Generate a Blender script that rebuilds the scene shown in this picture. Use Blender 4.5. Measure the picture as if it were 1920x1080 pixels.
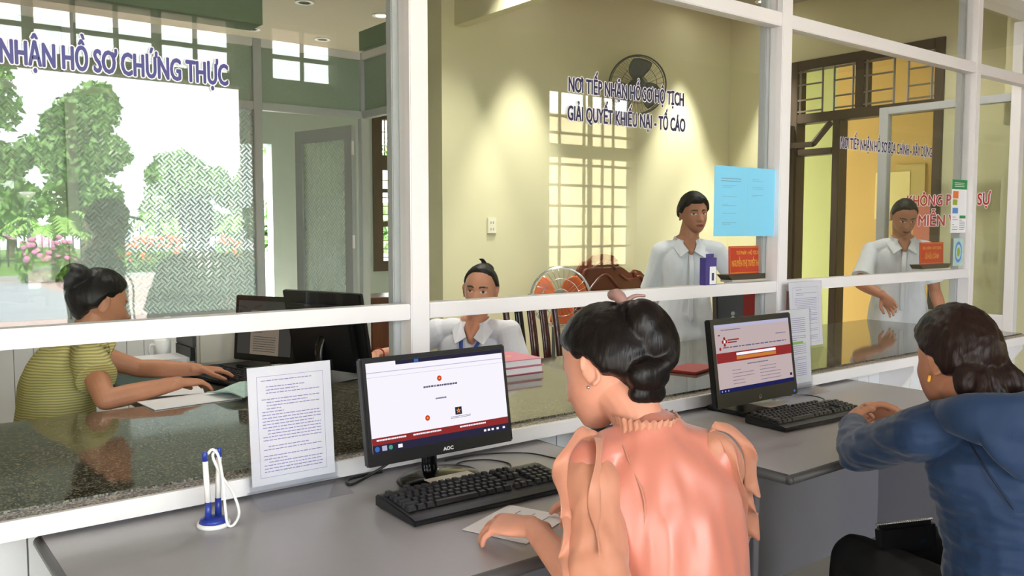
import bpy, bmesh, math, random
from mathutils import Vector, Matrix, noise
R = math.radians
V = Vector
random.seed(7)
for o in list(bpy.data.objects):
    bpy.data.objects.remove(o)
sc = bpy.context.scene
COL = sc.collection

# ------------------------------------------------------------------ camera
cam_d = bpy.data.cameras.new('camera')
cam = bpy.data.objects.new('camera', cam_d)
COL.objects.link(cam)
cam_d.sensor_width = 36.0
cam_d.lens = 1609.0 * 36.0 / 1920.0
cam_d.clip_start = 0.05
cam.location = (0.0, -2.0, 1.40)
cam.rotation_euler = (R(90 - 3.97), 0, R(-37.82))
sc.camera = cam

# ------------------------------------------------------------------ world, sun, portals, exposure
world = bpy.data.worlds.new('sky')
sc.world = world
world.use_nodes = True
bgn = world.node_tree.nodes['Background']
bgn.inputs[0].default_value = (0.93, 0.97, 1.0, 1)
bgn.inputs[1].default_value = 13.0
sun_d = bpy.data.lights.new('sun', 'SUN')
sun_d.energy = 36.0
sun_d.angle = R(8)
sun_d.color = (1.0, 0.95, 0.86)
sun = bpy.data.objects.new('sun', sun_d)
sun.rotation_euler = (R(-38), R(-22), 0)
COL.objects.link(sun)


def portal(name, loc, rot, sx, sy):
    d = bpy.data.lights.new(name, 'AREA')
    d.shape = 'RECTANGLE'
    d.size = sx
    d.size_y = sy
    d.cycles.is_portal = True
    o = bpy.data.objects.new(name, d)
    o.location = loc
    o.rotation_euler = rot
    COL.objects.link(o)


portal('daylight_portal_doorway', (0.9, -3.9, 1.22), (R(90), 0, 0), 3.0, 2.44)
portal('daylight_portal_added_side', (-2.68, -2.9, 1.2), (R(90), 0, R(-90)), 1.0, 2.4)  # portal of an unseen side opening, added to brighten the hall
portal('daylight_portal_window', (5.9, -3.9, 1.87), (R(90), 0, 0), 1.2, 1.67)
portal('daylight_portal_rear', (2.9, 7.0, 1.2), (R(-90), 0, 0), 1.5, 2.3)  # portal of the added opening in the far wall
portal('daylight_portal_corridor', (7.8, 4.4, 1.6), (R(-90), 0, 0), 2.6, 3.2)
sc.view_settings.view_transform = 'Standard'
sc.view_settings.look = 'None'
sc.view_settings.exposure = 0.22
sc.view_settings.gamma = 1.0
sc.view_settings.use_curve_mapping = False
sc.cycles.transparent_max_bounces = 24
sc.cycles.max_bounces = 10
sc.cycles.diffuse_bounces = 5
sc.cycles.glossy_bounces = 5
sc.cycles.sample_clamp_indirect = 6.0
sc.cycles.caustics_reflective = False
sc.cycles.caustics_refractive = False


# ------------------------------------------------------------------ materials
def lin(c):
    return tuple(((x / 255.0) / 12.92 if x / 255.0 <= 0.04045 else ((x / 255.0 + 0.055) / 1.055) ** 2.4) for x in c)


def node(nt, t, **kw):
    n = nt.nodes.new(t)
    for k, v in kw.items():
        setattr(n, k, v)
    return n


def mat(name, rgb, rough=0.5, metal=0.0, spec=0.5, coat=0.0, var=0.0, vscale=8.0, bump=0.0, bscale=60.0, stretch=None, sheen=0.0, sub=0.0):
    """Procedural principled material: base colour with noise variation and noise bump."""
    m = bpy.data.materials.new(name)
    m.use_nodes = True
    nt = m.node_tree
    p = nt.nodes['Principled BSDF']
    c = lin(rgb)
    p.inputs['Base Color'].default_value = (*c, 1)
    p.inputs['Roughness'].default_value = rough
    p.inputs['Metallic'].default_value = metal
    p.inputs['Specular IOR Level'].default_value = spec
    p.inputs['Coat Weight'].default_value = coat
    p.inputs['Coat Roughness'].default_value = 0.05
    p.inputs['Sheen Weight'].default_value = sheen
    p.inputs['Subsurface Weight'].default_value = sub
    if sub:
        p.inputs['Subsurface Radius'].default_value = (0.012, 0.005, 0.003)
        p.inputs['Subsurface Scale'].default_value = 0.6
    tc = node(nt, 'ShaderNodeTexCoord')
    mp = node(nt, 'ShaderNodeMapping')
    nt.links.new(tc.outputs['Object'], mp.inputs[0])
    if stretch:
        mp.inputs['Scale'].default_value = stretch
    if var > 0:
        nz = node(nt, 'ShaderNodeTexNoise')
        nz.inputs['Scale'].default_value = vscale
        nz.inputs['Detail'].default_value = 6
        nt.links.new(mp.outputs[0], nz.inputs['Vector'])
        mx = node(nt, 'ShaderNodeMix', data_type='RGBA')
        mx.inputs[6].default_value = (*[max(0, x * (1 - var)) for x in c], 1)
        mx.inputs[7].default_value = (*[min(1, x * (1 + var)) for x in c], 1)
        nt.links.new(nz.outputs['Fac'], mx.inputs[0])
        nt.links.new(mx.outputs[2], p.inputs['Base Color'])
    if bump > 0:
        nb = node(nt, 'ShaderNodeTexNoise')
        nb.inputs['Scale'].default_value = bscale
        nb.inputs['Detail'].default_value = 4
        nt.links.new(mp.outputs[0], nb.inputs['Vector'])
        bp = node(nt, 'ShaderNodeBump')
        bp.inputs['Strength'].default_value = bump
        bp.inputs['Distance'].default_value = 0.004
        nt.links.new(nb.outputs['Fac'], bp.inputs['Height'])
        nt.links.new(bp.outputs[0], p.inputs['Normal'])
    return m


def glass_mat(name, tint=(1, 1, 1), f0=0.045, rough=0.0):
    """Clear pane: straight-through transmission plus a Schlick mirror reflection on each face."""
    m = bpy.data.materials.new(name)
    m.use_nodes = True
    nt = m.node_tree
    nt.nodes.clear()
    out = node(nt, 'ShaderNodeOutputMaterial')
    mx = node(nt, 'ShaderNodeMixShader')
    tr = node(nt, 'ShaderNodeBsdfTransparent')
    tr.inputs[0].default_value = (*tint, 1)
    gl = node(nt, 'ShaderNodeBsdfGlossy')
    gl.inputs['Roughness'].default_value = rough
    lw = node(nt, 'ShaderNodeLayerWeight')
    lw.inputs[0].default_value = 0.5
    pw = node(nt, 'ShaderNodeMath', operation='POWER')
    pw.inputs[1].default_value = 5.0
    ma = node(nt, 'ShaderNodeMath', operation='MULTIPLY_ADD')
    ma.inputs[1].default_value = 1.0 - f0
    ma.inputs[2].default_value = f0
    nt.links.new(lw.outputs['Facing'], pw.inputs[0])
    nt.links.new(pw.outputs[0], ma.inputs[0])
    nt.links.new(ma.outputs[0], mx.inputs[0])
    nt.links.new(tr.outputs[0], mx.inputs[1])
    nt.links.new(gl.outputs[0], mx.inputs[2])
    nt.links.new(mx.outputs[0], out.inputs[0])
    return m


def weave_glass_mat(name):
    """Patterned obscure glass with a diagonal basket-weave relief."""
    m = bpy.data.materials.new(name)
    m.use_nodes = True
    nt = m.node_tree
    nt.nodes.clear()
    out = node(nt, 'ShaderNodeOutputMaterial')
    tc = node(nt, 'ShaderNodeTexCoord')
    mp = node(nt, 'ShaderNodeMapping')
    mp.inputs['Rotation'].default_value = (0, R(45), 0)
    nt.links.new(tc.outputs['Object'], mp.inputs[0])
    ch = node(nt, 'ShaderNodeTexChecker')
    ch.inputs['Scale'].default_value = 22
    ch.inputs['Color1'].default_value = (1, 1, 1, 1)
    ch.inputs['Color2'].default_value = (0, 0, 0, 1)
    nt.links.new(mp.outputs[0], ch.inputs['Vector'])
    wv1 = node(nt, 'ShaderNodeTexWave', wave_type='BANDS', bands_direction='X')
    wv1.inputs['Scale'].default_value = 13.8
    wv2 = node(nt, 'ShaderNodeTexWave', wave_type='BANDS', bands_direction='Z')
    wv2.inputs['Scale'].default_value = 13.8
    nt.links.new(mp.outputs[0], wv1.inputs['Vector'])
    nt.links.new(mp.outputs[0], wv2.inputs['Vector'])
    mxh = node(nt, 'ShaderNodeMix', data_type='FLOAT')
    nt.links.new(ch.outputs['Fac'], mxh.inputs[0])
    nt.links.new(wv1.outputs['Fac'], mxh.inputs[2])
    nt.links.new(wv2.outputs['Fac'], mxh.inputs[3])
    bp = node(nt, 'ShaderNodeBump')
    bp.inputs['Strength'].default_value = 0.9
    bp.inputs['Distance'].default_value = 0.006
    nt.links.new(mxh.outputs[0], bp.inputs['Height'])
    tl = node(nt, 'ShaderNodeBsdfTranslucent')
    tl.inputs[0].default_value = (0.80, 0.88, 0.84, 1)
    nt.links.new(bp.outputs[0], tl.inputs['Normal'])
    df = node(nt, 'ShaderNodeBsdfDiffuse')
    df.inputs[0].default_value = (0.36, 0.42, 0.40, 1)
    nt.links.new(bp.outputs[0], df.inputs['Normal'])
    tr = node(nt, 'ShaderNodeBsdfTransparent')
    tr.inputs[0].default_value = (0.82, 0.88, 0.86, 1)
    gl = node(nt, 'ShaderNodeBsdfGlossy')
    gl.inputs['Roughness'].default_value = 0.12
    nt.links.new(bp.outputs[0], gl.inputs['Normal'])
    a = node(nt, 'ShaderNodeMixShader')
    a.inputs[0].default_value = 0.35
    nt.links.new(tl.outputs[0], a.inputs[1])
    nt.links.new(df.outputs[0], a.inputs[2])
    rmp = node(nt, 'ShaderNodeMapRange')
    rmp.inputs[3].default_value = 0.02
    rmp.inputs[4].default_value = 0.34
    nt.links.new(mxh.outputs[0], rmp.inputs[0])
    b = node(nt, 'ShaderNodeMixShader')
    nt.links.new(rmp.outputs[0], b.inputs[0])
    nt.links.new(a.outputs[0], b.inputs[1])
    nt.links.new(tr.outputs[0], b.inputs[2])
    c = node(nt, 'ShaderNodeMixShader')
    c.inputs[0].default_value = 0.08
    nt.links.new(b.outputs[0], c.inputs[1])
    nt.links.new(gl.outputs[0], c.inputs[2])
    nt.links.new(c.outputs[0], out.inputs[0])
    return m


def emit_mat(name, rgb, strength):
    m = bpy.data.materials.new(name)
    m.use_nodes = True
    nt = m.node_tree
    nt.nodes.clear()
    out = node(nt, 'ShaderNodeOutputMaterial')
    e = node(nt, 'ShaderNodeEmission')
    e.inputs[0].default_value = (*lin(rgb), 1)
    e.inputs[1].default_value = strength
    nt.links.new(e.outputs[0], out.inputs[0])
    return m


def granite_mat(name, polished):
    m = bpy.data.materials.new(name)
    m.use_nodes = True
    nt = m.node_tree
    p = nt.nodes['Principled BSDF']
    tc = node(nt, 'ShaderNodeTexCoord')
    vo = node(nt, 'ShaderNodeTexVoronoi')
    vo.inputs['Scale'].default_value = 230
    nt.links.new(tc.outputs['Object'], vo.inputs['Vector'])
    bw = node(nt, 'ShaderNodeRGBToBW')
    nt.links.new(vo.outputs['Color'], bw.inputs[0])
    cr = node(nt, 'ShaderNodeValToRGB')
    el = cr.color_ramp.elements
    if polished:
        stops = [(0.2, (44, 43, 36)), (0.45, (74, 72, 60)), (0.62, (98, 95, 80)), (0.8, (128, 124, 108))]
    else:
        stops = [(0.2, (60, 54, 54)), (0.45, (120, 112, 110)), (0.62, (160, 148, 142)), (0.8, (205, 198, 190))]
    el[0].position, el[0].color = stops[0][0], (*lin(stops[0][1]), 1)
    el[1].position, el[1].color = stops[-1][0], (*lin(stops[-1][1]), 1)
    for s in stops[1:-1]:
        e = el.new(s[0])
        e.color = (*lin(s[1]), 1)
    nt.links.new(bw.outputs[0], cr.inputs[0])
    nt.links.new(cr.outputs[0], p.inputs['Base Color'])
    p.inputs['Roughness'].default_value = 0.06 if polished else 0.35
    p.inputs['Specular IOR Level'].default_value = 0.7
    return m


def stripe_mat(name, c1, c2, scale, rough=0.8, direction='Z'):
    m = bpy.data.materials.new(name)
    m.use_nodes = True
    nt = m.node_tree
    p = nt.nodes['Principled BSDF']
    tc = node(nt, 'ShaderNodeTexCoord')
    nz = node(nt, 'ShaderNodeTexNoise')
    nz.inputs['Scale'].default_value = 7
    nt.links.new(tc.outputs['Object'], nz.inputs['Vector'])
    mxv = node(nt, 'ShaderNodeMix', data_type='VECTOR')
    mxv.inputs[0].default_value = 0.02
    nt.links.new(tc.outputs['Object'], mxv.inputs[4])
    nt.links.new(nz.outputs['Color'], mxv.inputs[5])
    w = node(nt, 'ShaderNodeTexWave', wave_type='BANDS', bands_direction=direction)
    w.inputs['Scale'].default_value = scale
    nt.links.new(mxv.outputs[1], w.inputs['Vector'])
    mx = node(nt, 'ShaderNodeMix', data_type='RGBA')
    mx.inputs[6].default_value = (*lin(c1), 1)
    mx.inputs[7].default_value = (*lin(c2), 1)
    nt.links.new(w.outputs['Fac'], mx.inputs[0])
    nt.links.new(mx.outputs[2], p.inputs['Base Color'])
    p.inputs['Roughness'].default_value = rough
    p.inputs['Specular IOR Level'].default_value = 0.2
    return m


def attr_mat(name, rough=0.5, sub=0.0):
    m = bpy.data.materials.new(name)
    m.use_nodes = True
    nt = m.node_tree
    p = nt.nodes['Principled BSDF']
    at = node(nt, 'ShaderNodeAttribute')
    at.attribute_name = 'paint'
    nz = node(nt, 'ShaderNodeTexNoise')
    nz.inputs['Scale'].default_value = 30
    tc = node(nt, 'ShaderNodeTexCoord')
    nt.links.new(tc.outputs['Object'], nz.inputs['Vector'])
    mr = node(nt, 'ShaderNodeMapRange')
    mr.inputs[3].default_value = 0.88
    mr.inputs[4].default_value = 1.10
    nt.links.new(nz.outputs['Fac'], mr.inputs[0])
    mx = node(nt, 'ShaderNodeMix', data_type='RGBA', blend_type='MULTIPLY')
    mx.inputs[0].default_value = 1.0
    nt.links.new(at.outputs['Color'], mx.inputs[6])
    nt.links.new(mr.outputs[0], mx.inputs[7])
    nt.links.new(mx.outputs[2], p.inputs['Base Color'])
    p.inputs['Roughness'].default_value = rough
    p.inputs['Specular IOR Level'].default_value = 0.35
    if sub:
        p.inputs['Subsurface Weight'].default_value = sub
        p.inputs['Subsurface Radius'].default_value = (0.012, 0.005, 0.003)
        p.inputs['Subsurface Scale'].default_value = 0.6
    return m


def hair_mat(name, rgb, rough=0.38):
    m = mat(name, rgb, rough=rough, spec=0.25, var=0.4, vscale=90, bump=0.3, bscale=220, stretch=(1, 1, 0.12))
    return m


M = {}
M['alu'] = mat('white_aluminium', (232, 230, 232), 0.35, var=0.02)
M['alu_grey'] = mat('grey_aluminium', (178, 182, 184), 0.4, var=0.03)
M['panel_white'] = mat('white_board', (225, 228, 232), 0.5, var=0.03)
M['groove'] = mat('groove_shadow_gap', (120, 120, 122), 0.8)
M['yellow_wall'] = mat('yellow_plaster', (208, 204, 168), 0.85, var=0.05, vscale=2.5, bump=0.15, bscale=90)
M['cream_wall'] = mat('cream_plaster', (216, 206, 164), 0.85, var=0.04, vscale=2, bump=0.1)
M['orange_wall'] = mat('warm_yellow_plaster', (204, 172, 108), 0.85, var=0.04, vscale=2)
M['lime_wall'] = mat('pale_green_plaster', (178, 184, 130), 0.85, var=0.03)
M['blue_wall'] = mat('pale_blue_grey_plaster', (172, 190, 188), 0.8, var=0.04)
M['green_paint'] = mat('green_paint', (118, 142, 118), 0.6, var=0.05)
M['ceil'] = mat('ceiling_board', (166, 158, 144), 0.8, var=0.03)
M['ceil_hall'] = mat('hall_ceiling', (215, 213, 208), 0.8, var=0.02)
M['tile'] = mat('floor_tile', (190, 182, 170), 0.3, var=0.06, vscale=3)
M['glass'] = glass_mat('clear_glass', (0.985, 0.992, 0.985), 0.046)
M['glass_plain'] = glass_mat('thin_glass', (0.97, 0.985, 0.97), 0.03)
M['acrylic'] = glass_mat('clear_acrylic', (0.96, 0.965, 0.98), 0.05, 0.03)
M['weave'] = weave_glass_mat('woven_pattern_glass')
M['frost'] = mat('pebbled_green_glass', (150, 168, 150), 0.25, var=0.12, vscale=120, bump=0.6, bscale=260)
M['granite'] = granite_mat('polished_granite_under_glass', True)
M['granite_edge'] = granite_mat('granite_edge', False)
M['darkwood'] = mat('dark_brown_wood', (74, 62, 52), 0.45, var=0.25, vscale=10, stretch=(6, 6, 0.6))
M['redwood'] = mat('red_brown_lacquered_wood', (98, 36, 20), 0.25, var=0.3, vscale=10, stretch=(5, 5, 0.7), coat=0.4)
M['rosewood'] = mat('rosewood', (62, 22, 18), 0.25, var=0.3, vscale=12, stretch=(5, 5, 0.6), coat=0.4)
M['grille'] = mat('grey_painted_bars', (168, 164, 150), 0.5)
M['grille_dark'] = mat('brown_painted_bars', (120, 112, 98), 0.5)
M['desk'] = mat('grey_laminate', (158, 157, 161), 0.32, var=0.03, vscale=40)
M['desk_edge'] = mat('dark_grey_edge', (72, 72, 74), 0.4)
M['desk_panel'] = mat('grey_desk_board', (106, 105, 112), 0.5, var=0.04)
M['black'] = mat('black_plastic', (16, 16, 18), 0.4, bump=0.05, bscale=400)
M['black_gloss'] = mat('glossy_black_plastic', (12, 12, 14), 0.15)
M['key'] = mat('black_key_caps', (34, 34, 36), 0.45)
M['white_plastic'] = mat('white_plastic', (236, 236, 236), 0.35)
M['beige'] = mat('beige_plastic', (206, 202, 190), 0.45, var=0.02)
M['paper'] = mat('white_paper', (238, 238, 242), 0.7, var=0.015)
M['paper_green'] = mat('pale_green_printed_paper', (176, 204, 196), 0.7, var=0.25, vscale=45)
M['ink'] = mat('dark_ink', (60, 60, 96), 0.7)
M['ink_violet'] = mat('violet_ink', (140, 128, 190), 0.7)
M['ink_grey'] = mat('grey_ink', (120, 124, 140), 0.7)
M['ink_blue'] = mat('pale_blue_ink', (130, 160, 180), 0.7)
M['hl_green'] = mat('green_highlighter', (142, 196, 96), 0.7)
M['blue_paper'] = mat('light_blue_paper', (128, 206, 240), 0.6, var=0.02)
M['navy_vinyl'] = mat('navy_vinyl', (44, 42, 122), 0.4)
M['darknavy_vinyl'] = mat('dark_navy_vinyl', (26, 24, 66), 0.4)
M['white_vinyl'] = mat('white_vinyl', (236, 232, 242), 0.5)
M['red_vinyl'] = mat('red_vinyl', (176, 40, 40), 0.45)
M['sign_red'] = mat('red_sign_card', (206, 58, 34), 0.5, var=0.04)
M['sign_gold'] = mat('gold_lettering', (240, 178, 60), 0.4)
M['pink_cover'] = mat('pink_book_cover', (212, 128, 148), 0.5, var=0.05)
M['maroon'] = mat('dark_red_cover', (150, 44, 44), 0.4)
M['pen_blue'] = mat('blue_plastic', (38, 58, 150), 0.3)
M['purple'] = mat('purple_card', (70, 60, 130), 0.5)
M['orange'] = mat('translucent_orange_plastic', (226, 110, 56), 0.25)
M['orange_hot'] = mat('bright_orange_plastic', (240, 90, 40), 0.4)
M['chrome'] = mat('chromed_wire', (190, 192, 190), 0.2, metal=1.0)
M['fan_grey'] = mat('grey_fan_plastic', (88, 90, 84), 0.4)
M['sockets'] = mat('socket_plastic', (222, 220, 196), 0.4)
M['peach'] = mat('peach_satin', (192, 118, 100), 0.36, spec=0.6, sheen=0.3, var=0.06, vscale=6, bump=0.12, bscale=18)
M['peach_sheer'] = mat('sheer_peach_chiffon', (184, 126, 100), 0.5, spec=0.4, sheen=0.3, var=0.05)
M['jacket'] = mat('blue_jersey', (27, 54, 90), 0.6, spec=0.3, sheen=0.2, var=0.06, vscale=9, bump=0.15, bscale=300)
M['jacket_seam'] = mat('dark_blue_seam', (18, 32, 58), 0.7)
M['black_cloth'] = mat('black_cloth', (14, 14, 17), 0.8, var=0.1)
M['white_cloth'] = mat('white_cotton', (226, 227, 234), 0.8, var=0.03, bump=0.15, bscale=40)
M['grey_cloth'] = mat('grey_cotton', (92, 98, 104), 0.8, var=0.05)
M['pale_shirt'] = mat('pale_blue_grey_cotton', (214, 219, 226), 0.8, var=0.04, bump=0.2, bscale=50)
M['stripe_dress'] = stripe_mat('yellow_striped_cotton', (208, 200, 132), (150, 146, 100), 34)
M['lanyard'] = mat('blue_ribbon', (50, 84, 170), 0.6)
M['skin'] = attr_mat('skin', 0.5, 0.12)
M['hair'] = hair_mat('dark_brown_hair', (15, 10, 9))
M['hair_brown'] = hair_mat('brown_hair', (34, 20, 17))
M['hair_black'] = hair_mat('black_hair', (22, 21, 21), 0.5)
M['clip'] = mat('mauve_hair_clip', (152, 118, 112), 0.35)
M['leaf'] = mat('tree_leaves', (120, 160, 92), 0.6, var=0.45, vscale=1.2)
M['leaf2'] = mat('hedge_leaves', (104, 150, 66), 0.6, var=0.4, vscale=3)
M['palm'] = mat('palm_leaves', (136, 180, 84), 0.6, var=0.3, vscale=2)
M['bark'] = mat('bark', (110, 96, 80), 0.9, var=0.3, vscale=6)
M['grass'] = mat('lawn', (112, 150, 70), 0.9, var=0.3, vscale=2)
M['paving'] = mat('pinkish_paving', (186, 164, 158), 0.8, var=0.15, vscale=1.5)
M['asphalt'] = mat('grey_road', (158, 164, 172), 0.8, var=0.08)
M['flower'] = mat('orange_flowers', (232, 110, 50), 0.6)
M['flower_pink'] = mat('pink_flowers', (226, 150, 190), 0.6)
M['fence'] = mat('dark_green_fence', (52, 72, 66), 0.6)
M['red_col'] = mat('terracotta_paint', (206, 130, 108), 0.7)


# ------------------------------------------------------------------ object helpers
def tag(o, label=None, cat=None, group=None, kind=None):
    if label:
        o['label'] = label
    if cat:
        o['category'] = cat
    if group:
        o['group'] = group
    if kind:
        o['kind'] = kind
    return o


def thing(name, label, cat, loc=(0, 0, 0), group=None, rz=0.0):
    o = bpy.data.objects.new(name, None)
    o.empty_display_size = 0.1
    COL.objects.link(o)
    o.location = loc
    o.rotation_euler = (0, 0, rz)
    o.matrix_world = Matrix.Translation(loc) @ Matrix.Rotation(rz, 4, 'Z')
    return tag(o, label, cat, group)


WORLD = {}


def wmat(o):
    """World matrix from the chain of basis matrices (parts are parented without inverse)."""
    m = Matrix.Translation(o.location) @ o.rotation_euler.to_matrix().to_4x4()
    return (wmat(o.parent) @ m) if o.parent else m


def link_mesh(name, me, m, parent, world_coords=True):
    """Link a mesh given in world coordinates; a child's mesh is moved into its parent's space."""
    o = bpy.data.objects.new(name, me)
    COL.objects.link(o)
    if parent is not None:
        if world_coords:
            me.transform(wmat(parent).inverted())
        o.parent = parent
    if m is not None:
        me.materials.clear()
        for k in (m if isinstance(m, (list, tuple)) else [m]):
            me.materials.append(k)
    return o


def build(name, bm, m, parent=None, smooth=False, bevel=0.0, world_coords=True):
    bmesh.ops.recalc_face_normals(bm, faces=bm.faces)
    if bevel > 0:
        es = [e for e in bm.edges if len(e.link_faces) == 2 and e.calc_face_angle(0) > 0.6]
        bmesh.ops.bevel(bm, geom=es, offset=bevel, segments=2, affect='EDGES', clamp_overlap=True)
    me = bpy.data.meshes.new(name)
    bm.to_mesh(me)
    bm.free()
    o = link_mesh(name, me, m, parent, world_coords)
    if smooth:
        for p in me.polygons:
            p.use_smooth = True
    if parent is None and not world_coords is None:
        # put the origin at the base centre of a single-mesh thing
        xs = [v.co for v in me.vertices]
        c = V(((min(v.x for v in xs) + max(v.x for v in xs)) / 2, (min(v.y for v in xs) + max(v.y for v in xs)) / 2, min(v.z for v in xs)))
        me.transform(Matrix.Translation(-c))
        o.location = c
    return o


def nb():
    return bmesh.new()


def box(bm, lo, hi, mtx=None):
    vs = []
    for z in (lo[2], hi[2]):
        for x, y in ((lo[0], lo[1]), (hi[0], lo[1]), (hi[0], hi[1]), (lo[0], hi[1])):
            p = V((x, y, z))
            vs.append(bm.verts.new(mtx @ p if mtx else p))
    for f in ((0, 3, 2, 1), (4, 5, 6, 7), (0, 1, 5, 4), (1, 2, 6, 5), (2, 3, 7, 6), (3, 0, 4, 7)):
        bm.faces.new([vs[i] for i in f])
    return bm


def bx(lo, hi, mtx=None):
    return box(nb(), lo, hi, mtx)


def catmull(pts, n=5):
    pts = [V(p) for p in pts]
    if len(pts) < 3:
        return pts
    out = []
    q = [2 * pts[0] - pts[1]] + pts + [2 * pts[-1] - pts[-2]]
    for i in range(1, len(q) - 2):
        for k in range(n):
            t = k / n
            a, b, c, d = q[i - 1], q[i], q[i + 1], q[i + 2]
            out.append(0.5 * (2 * b + (c - a) * t + (2 * a - 5 * b + 4 * c - d) * t * t + (3 * b - a - 3 * c + d) * t ** 3))
    out.append(pts[-1])
    return out


def limb(bm, pts, rad, side=None, seg=14, n=5, cap0=True, cap1=True):
    """Tapering tube along a smooth path. rad: one radius or (a, b) per point, a along `side`."""
    rad = [(r, r) if not isinstance(r, (tuple, list)) else r for r in rad]
    path = catmull(pts, n)
    m = len(path)
    rr = []
    rv = catmull([V((a, b, 0)) for a, b in rad], n) if len(rad) > 2 else [V((a, b, 0)) for a, b in rad]
    for i in range(m):
        rr.append((max(rv[i].x, 0.001), max(rv[i].y, 0.001)))
    tan = []
    for i in range(m):
        a, b = path[max(0, i - 1)], path[min(m - 1, i + 1)]
        t = b - a
        tan.append(t.normalized() if t.length > 1e-9 else V((0, 0, 1)))
    s = V(side) if side is not None else (tan[0].orthogonal())
    rings_in = []
    for i in range(m):
        s = s - tan[i] * s.dot(tan[i])
        if s.length < 1e-6:
            s = tan[i].orthogonal()
        s.normalize()
        rings_in.append((path[i], s.copy(), tan[i].cross(s), rr[i]))
    def ends(item, t, sgn):
        p, s_, n_, r_ = item
        q = min(r_)
        return [(p + t * sgn * q * d, s_, n_, (r_[0] * k, r_[1] * k)) for d, k in ((0.35, 0.92), (0.65, 0.72), (0.85, 0.45))]
    if cap0:
        rings_in = list(reversed(ends(rings_in[0], tan[0], -1))) + rings_in
    if cap1:
        rings_in = rings_in + ends(rings_in[-1], tan[-1], 1)
    rings = []
    for p, s_, n_, r_ in rings_in:
        rings.append([bm.verts.new(p + s_ * (math.cos(2 * math.pi * k / seg) * r_[0]) + n_ * (math.sin(2 * math.pi * k / seg) * r_[1])) for k in range(seg)])
    for a, b in zip(rings[:-1], rings[1:]):
        for k in range(seg):
            bm.faces.new((a[k], a[(k + 1) % seg], b[(k + 1) % seg], b[k]))
    bm.faces.new(list(reversed(rings[0])))
    bm.faces.new(rings[-1])
    return bm


def tube(bm, pts, r, seg=8, n=4):
    return limb(bm, pts, [r] * len(pts), seg=seg, n=n, cap0=False, cap1=False)


def bar(bm, a, b, w, h=None, up=(0, 0, 1)):
    """Rectangular bar from a to b, w wide across, h along `up`."""
    a, b = V(a), V(b)
    h = h or w
    t = (b - a).normalized()
    u = V(up) - t * V(up).dot(t)
    if u.length < 1e-6:
        u = t.orthogonal()
    u.normalize()
    s = t.cross(u)
    vs = []
    for p in (a, b):
        for i, j in ((-1, -1), (1, -1), (1, 1), (-1, 1)):
            vs.append(bm.verts.new(p + s * (i * w / 2) + u * (j * h / 2)))
    for f in ((0, 3, 2, 1), (4, 5, 6, 7), (0, 1, 5, 4), (1, 2, 6, 5), (2, 3, 7, 6), (3, 0, 4, 7)):
        bm.faces.new([vs[i] for i in f])
    return bm


def lathe(bm, prof, seg=24, mtx=None, close=True):
    rings = []
    for r, z in prof:
        ring = []
        for k in range(seg):
            a = 2 * math.pi * k / seg
            p = V((max(r, 1e-4) * math.cos(a), max(r, 1e-4) * math.sin(a), z))
            ring.append(bm.verts.new(mtx @ p if mtx else p))
        rings.append(ring)
    for a, b in zip(rings[:-1], rings[1:]):
        for k in range(seg):
            bm.faces.new((a[k], a[(k + 1) % seg], b[(k + 1) % seg], b[k]))
    if close:
        bm.faces.new(list(reversed(rings[0])))
        bm.faces.new(rings[-1])
    return bm


def ellipsoid(bm, c, r, mtx=None, u=20, v=14):
    c = V(c)
    rows = []
    for j in range(v + 1):
        th = math.pi * j / v
        row = []
        for i in range(u if 0 < j < v else 1):
            ph = 2 * math.pi * i / u
            p = V((r[0] * math.sin(th) * math.cos(ph), r[1] * math.sin(th) * math.sin(ph), r[2] * math.cos(th)))
            row.append(bm.verts.new(c + (mtx @ p if mtx else p)))
        rows.append(row)
    for j in range(v):
        for i in range(u):
            a = rows[j][i % len(rows[j])]
            b = rows[j][(i + 1) % len(rows[j])]
            d = rows[j + 1][i % len(rows[j + 1])]
            e = rows[j + 1][(i + 1) % len(rows[j + 1])]
            f = [a, d, e, b]
            f = [x for n_, x in enumerate(f) if x not in f[:n_]]
            if len(f) >= 3:
                bm.faces.new(f)
    return bm


def prism(bm, poly, depth_vec):
    """Extrude a planar polygon (list of Vectors) by depth_vec."""
    d = V(depth_vec)
    a = [bm.verts.new(V(p)) for p in poly]
    b = [bm.verts.new(V(p) + d) for p in poly]
    n = len(poly)
    bm.faces.new(list(reversed(a)))
    bm.faces.new(b)
    for i in range(n):
        bm.faces.new((a[i], a[(i + 1) % n], b[(i + 1) % n], b[i]))
    return bm


def basis(origin, x, z):
    """Matrix whose local X is x, local Z is z (up), local -Y faces the viewer side."""
    x = V(x).normalized()
    z = V(z)
    z = (z - x * z.dot(x)).normalized()
    y = z.cross(x)
    m = Matrix((x, y, z)).transposed().to_4x4()
    m.translation = V(origin)
    return m


def struct(name, bm, m, **k):
    o = build(name, bm, m, **k)
    o['kind'] = 'structure'
    return o


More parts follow.
